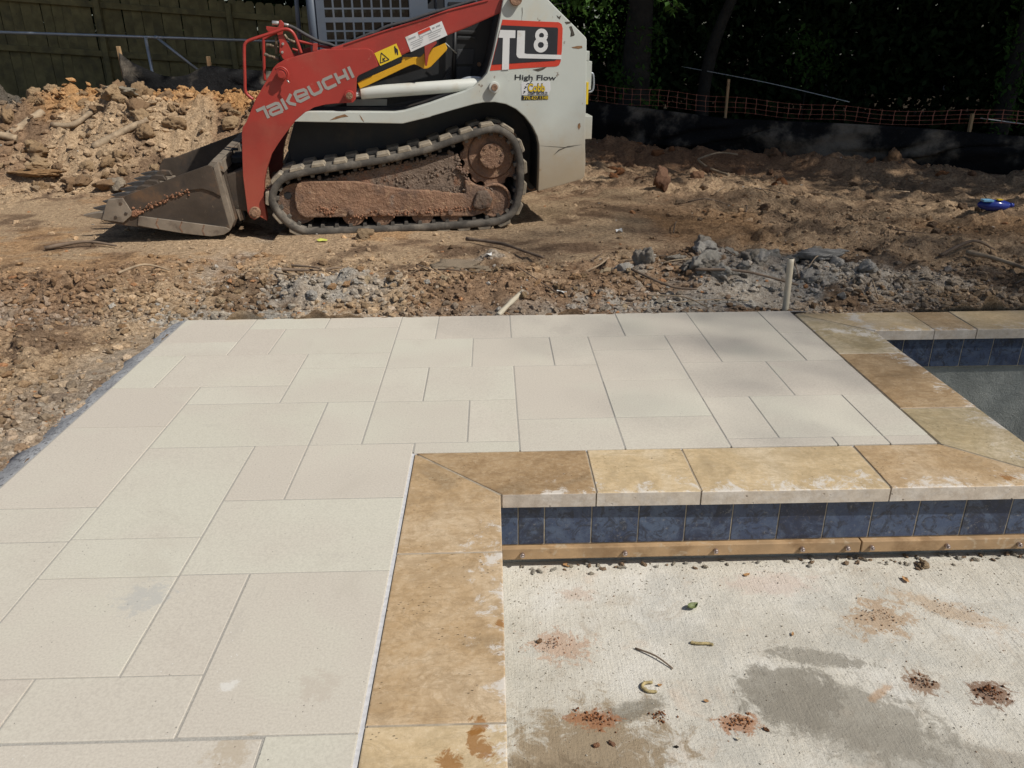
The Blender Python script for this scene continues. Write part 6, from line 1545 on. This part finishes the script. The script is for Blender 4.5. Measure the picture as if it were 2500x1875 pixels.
# ------------------------------------------------------------------ litter on the pool shelf
PZ = -.30
def pitclod(x, y, s, c, label, cat, group=None, name='soil_crumb'):
    V, F = SH3[random.randrange(10)]; key = ('p', c, id(V))
    if key not in clod.cache:
        clod.cache[key] = mesh_np(name, V, F, True, np.tile(np.array(c), (len(V), 1))); clod.cache[key].materials.append(M_CLOD)
    o = bpy.data.objects.new(name, clod.cache[key]); link(o); o.location = (x, y, PZ + s * .35); o.scale = (s, s * .85, s * .8); o.rotation_euler = (0, 0, U_(0, 6.28))
    return tag(o, label, cat, group)
def heap(x, y, rx, ry, n, s0, s1, col, label):
    P = np.stack([x + rng.normal(0, rx, n), y + rng.normal(0, ry, n), np.zeros(n)], 1); S_ = rng.uniform(s0, s1, n)
    P[:, 2] = PZ + S_ * .4 + .010 * np.exp(-(((P[:, 0] - x) / rx) ** 2 + ((P[:, 1] - y) / ry) ** 2))
    o = scatter('soil_heap', P, S_, np.clip(np.array(col)[None] * rng.uniform(.7, 1.25, n)[:, None], 0, .8), SH1, label)
    if not (label.startswith('scatter') or 'smear' in label): o['category'] = 'soil heap'; del o['kind']
    return o
heap(.244, 1.594, .026, .015, 55, .002, .006, (.30, .12, .05), 'rust red heap of soil crumbs near the coping at left of the shelf')
heap(.426, 1.596, .012, .012, 30, .002, .006, (.26, .105, .045), 'small red heap of crumbs right of the curled catkin')
heap(.63, 1.567, .022, .013, 50, .002, .006, (.36, .165, .075), 'orange-red heap of crumbs at the edge of the wet patch')
heap(1.186, 1.693, .016, .013, 36, .002, .006, (.20, .095, .05), 'dark ringed heap of soil crumbs on the right of the shelf')
heap(1.351, 1.646, .022, .016, 50, .002, .007, (.20, .085, .04), 'dark red heap of soil crumbs at the far right of the shelf')
heap(1.192, 1.974, .035, .022, 70, .001, .005, (.42, .26, .15), 'tan soil smear with crumbs in the upper right of the shelf')
heap(.166, 1.879, .028, .018, 50, .001, .005, (.46, .27, .17), 'pinkish soil smear near the left coping wall')
heap(1.44, 1.99, .07, .03, 60, .001, .004, (.42, .28, .17), 'scatter of tan crumbs at the upper right of the shelf')
for x, y, s, c, l in ((.243, 1.503, .012, (.40, .21, .12), 'reddish lump left of its twin near the bottom of the shelf'), (.284, 1.507, .011, (.42, .24, .15), 'reddish lump right of its twin near the bottom of the shelf'),
                      (.694, 1.542, .010, (.34, .16, .08), 'single red lump right of the orange-red heap'), (1.458, 2.222, .030, (.44, .33, .21), 'tan stone chip against the wall under the ledger'),
                      (.12, 1.895, .013, (.36, .22, .13), 'brown lump by the pinkish smear'), (.446, 1.494, .007, (.03, .025, .02), 'tiny black pellet at the bottom of the shelf')):
    pitclod(x, y, s, c, l, 'soil lump')
for _ in range(90):
    x = U_(.03, 1.9); pitclod(x, 2.285 - abs(random.gauss(0, .035)), U_(.005, .014), random.choice(((.55, .52, .45), (.50, .45, .36), (.42, .30, .20))), 'grit chip swept along the foot of the shelf wall', 'grit', 'grit along the wall')
n = 7000; x = rng.uniform(.03, 1.9, n); y = 1.25 + 1.02 * rng.uniform(0, 1, n) ** .8; k = rng.uniform(0, 1, n) < .30 + .7 * ss(2.0, 2.28, y) + .5 * ss(.35, .05, x); x, y = x[k], y[k]
S_ = .0007 + .0036 * rng.uniform(0, 1, len(x)) ** 4
c = np.array([(.50, .47, .40), (.46, .42, .35), (.40, .36, .29), (.34, .22, .14), (.24, .20, .16)])[rng.choice(5, len(x), p=(.34, .3, .2, .1, .06))]
scatter('shelf_grit', np.stack([x, y, np.full(len(x), PZ) + S_ * .3], 1), S_, c, SH0, 'countless grit on the pool shelf')
lf = tag(obj('fallen_leaf', bmesh.new(), M_GRNLEAF), 'curled green leaf alone on the pale shelf', 'leaf')
bm = bmesh.new(); g = [[bm.verts.new(((i - 3) * .007, (j - 2) * .006 * (1 - .11 * (i - 3) ** 2), .004 + .0016 * (i - 3) ** 2 * .4 + .0022 * (j - 2) ** 2)) for j in range(5)] for i in range(7)]
for i in range(6):
    for j in range(4): bm.faces.new((g[i][j], g[i + 1][j], g[i + 1][j + 1], g[i][j + 1])).smooth = True
bm.to_mesh(lf.data); bm.free(); lf.location = (.613, 2.033, PZ + .002); lf.rotation_euler = (.2, .1, .5); so = lf.modifiers.new('thick', 'SOLIDIFY'); so.thickness = .0008
stick('twig', [(.403, 1.855, PZ + .004), (.455, 1.815, PZ + .010), (.497, 1.768, PZ + .004)], .0032, M_TWIG, 'dark bare twig lying on the middle of the shelf', 'twig', .002)
stick('twig', [(.12, 1.43, PZ + .005), (.15, 1.40, PZ + .02), (.19, 1.36, PZ + .005)], .005, M_TWIG, 'reddish twig by the coping at the bottom of the shelf', 'twig', .003)
def catkin(pts, label):
    bm = bmesh.new(); P = smooth_path(pts, 14)
    for i, p in enumerate(P):
        bmesh.ops.create_icosphere(bm, subdivisions=1, radius=.0042 + .0010 * (i % 2), matrix=Matrix.Translation(p))
        tube([p, p + Vector((random.gauss(0, .004), random.gauss(0, .004), .003))], .0008, 4, 1, bm=bm)
    tag(obj('catkin', bm, M_CATKIN, None, True), label, 'catkin')
M_CATKIN = simple('catkin_fluff', (.34, .27, .13), .9, var=.4, scale=60)
catkin([(.575, 1.872, PZ + .005), (.595, 1.866, PZ + .007), (.62, 1.866, PZ + .006), (.635, 1.862, PZ + .005)], 'straight fuzzy catkin above the wet patch')
catkin([(.425, 1.715, PZ + .005), (.404, 1.712, PZ + .006), (.396, 1.697, PZ + .006), (.408, 1.682, PZ + .006), (.430, 1.680, PZ + .005)], 'curled fuzzy catkin at the edge of the brown stain')
for x, y, s, m, l in ((.84, 2.196, .014, M_DRYLEAF, 'orange dry leaf near the middle of the shelf wall'), (.235, 2.27, .016, M_DRYLEAF, 'brown dry leaf in the left corner under the ledger'), (.561, 1.642, .008, M_DRYLEAF, 'small tan leaf left of the wet patch'),
                      (.891, 1.899, .009, M_DRYLEAF, 'tiny brown leaf above the wet patch'), (1.361, 2.148, .018, M_DRYLEAF, 'shredded straw-coloured leaf at upper right of the shelf'), (.445, 1.705, .008, M_DRYLEAF, 'red-brown leaf flake on the curled catkin'), (.612, 1.51, .009, M_PVC, 'pale seed husk below the wet patch')):
    scrap('fallen_leaf', x, y, s, m, l, 'leaf', PZ + .005)
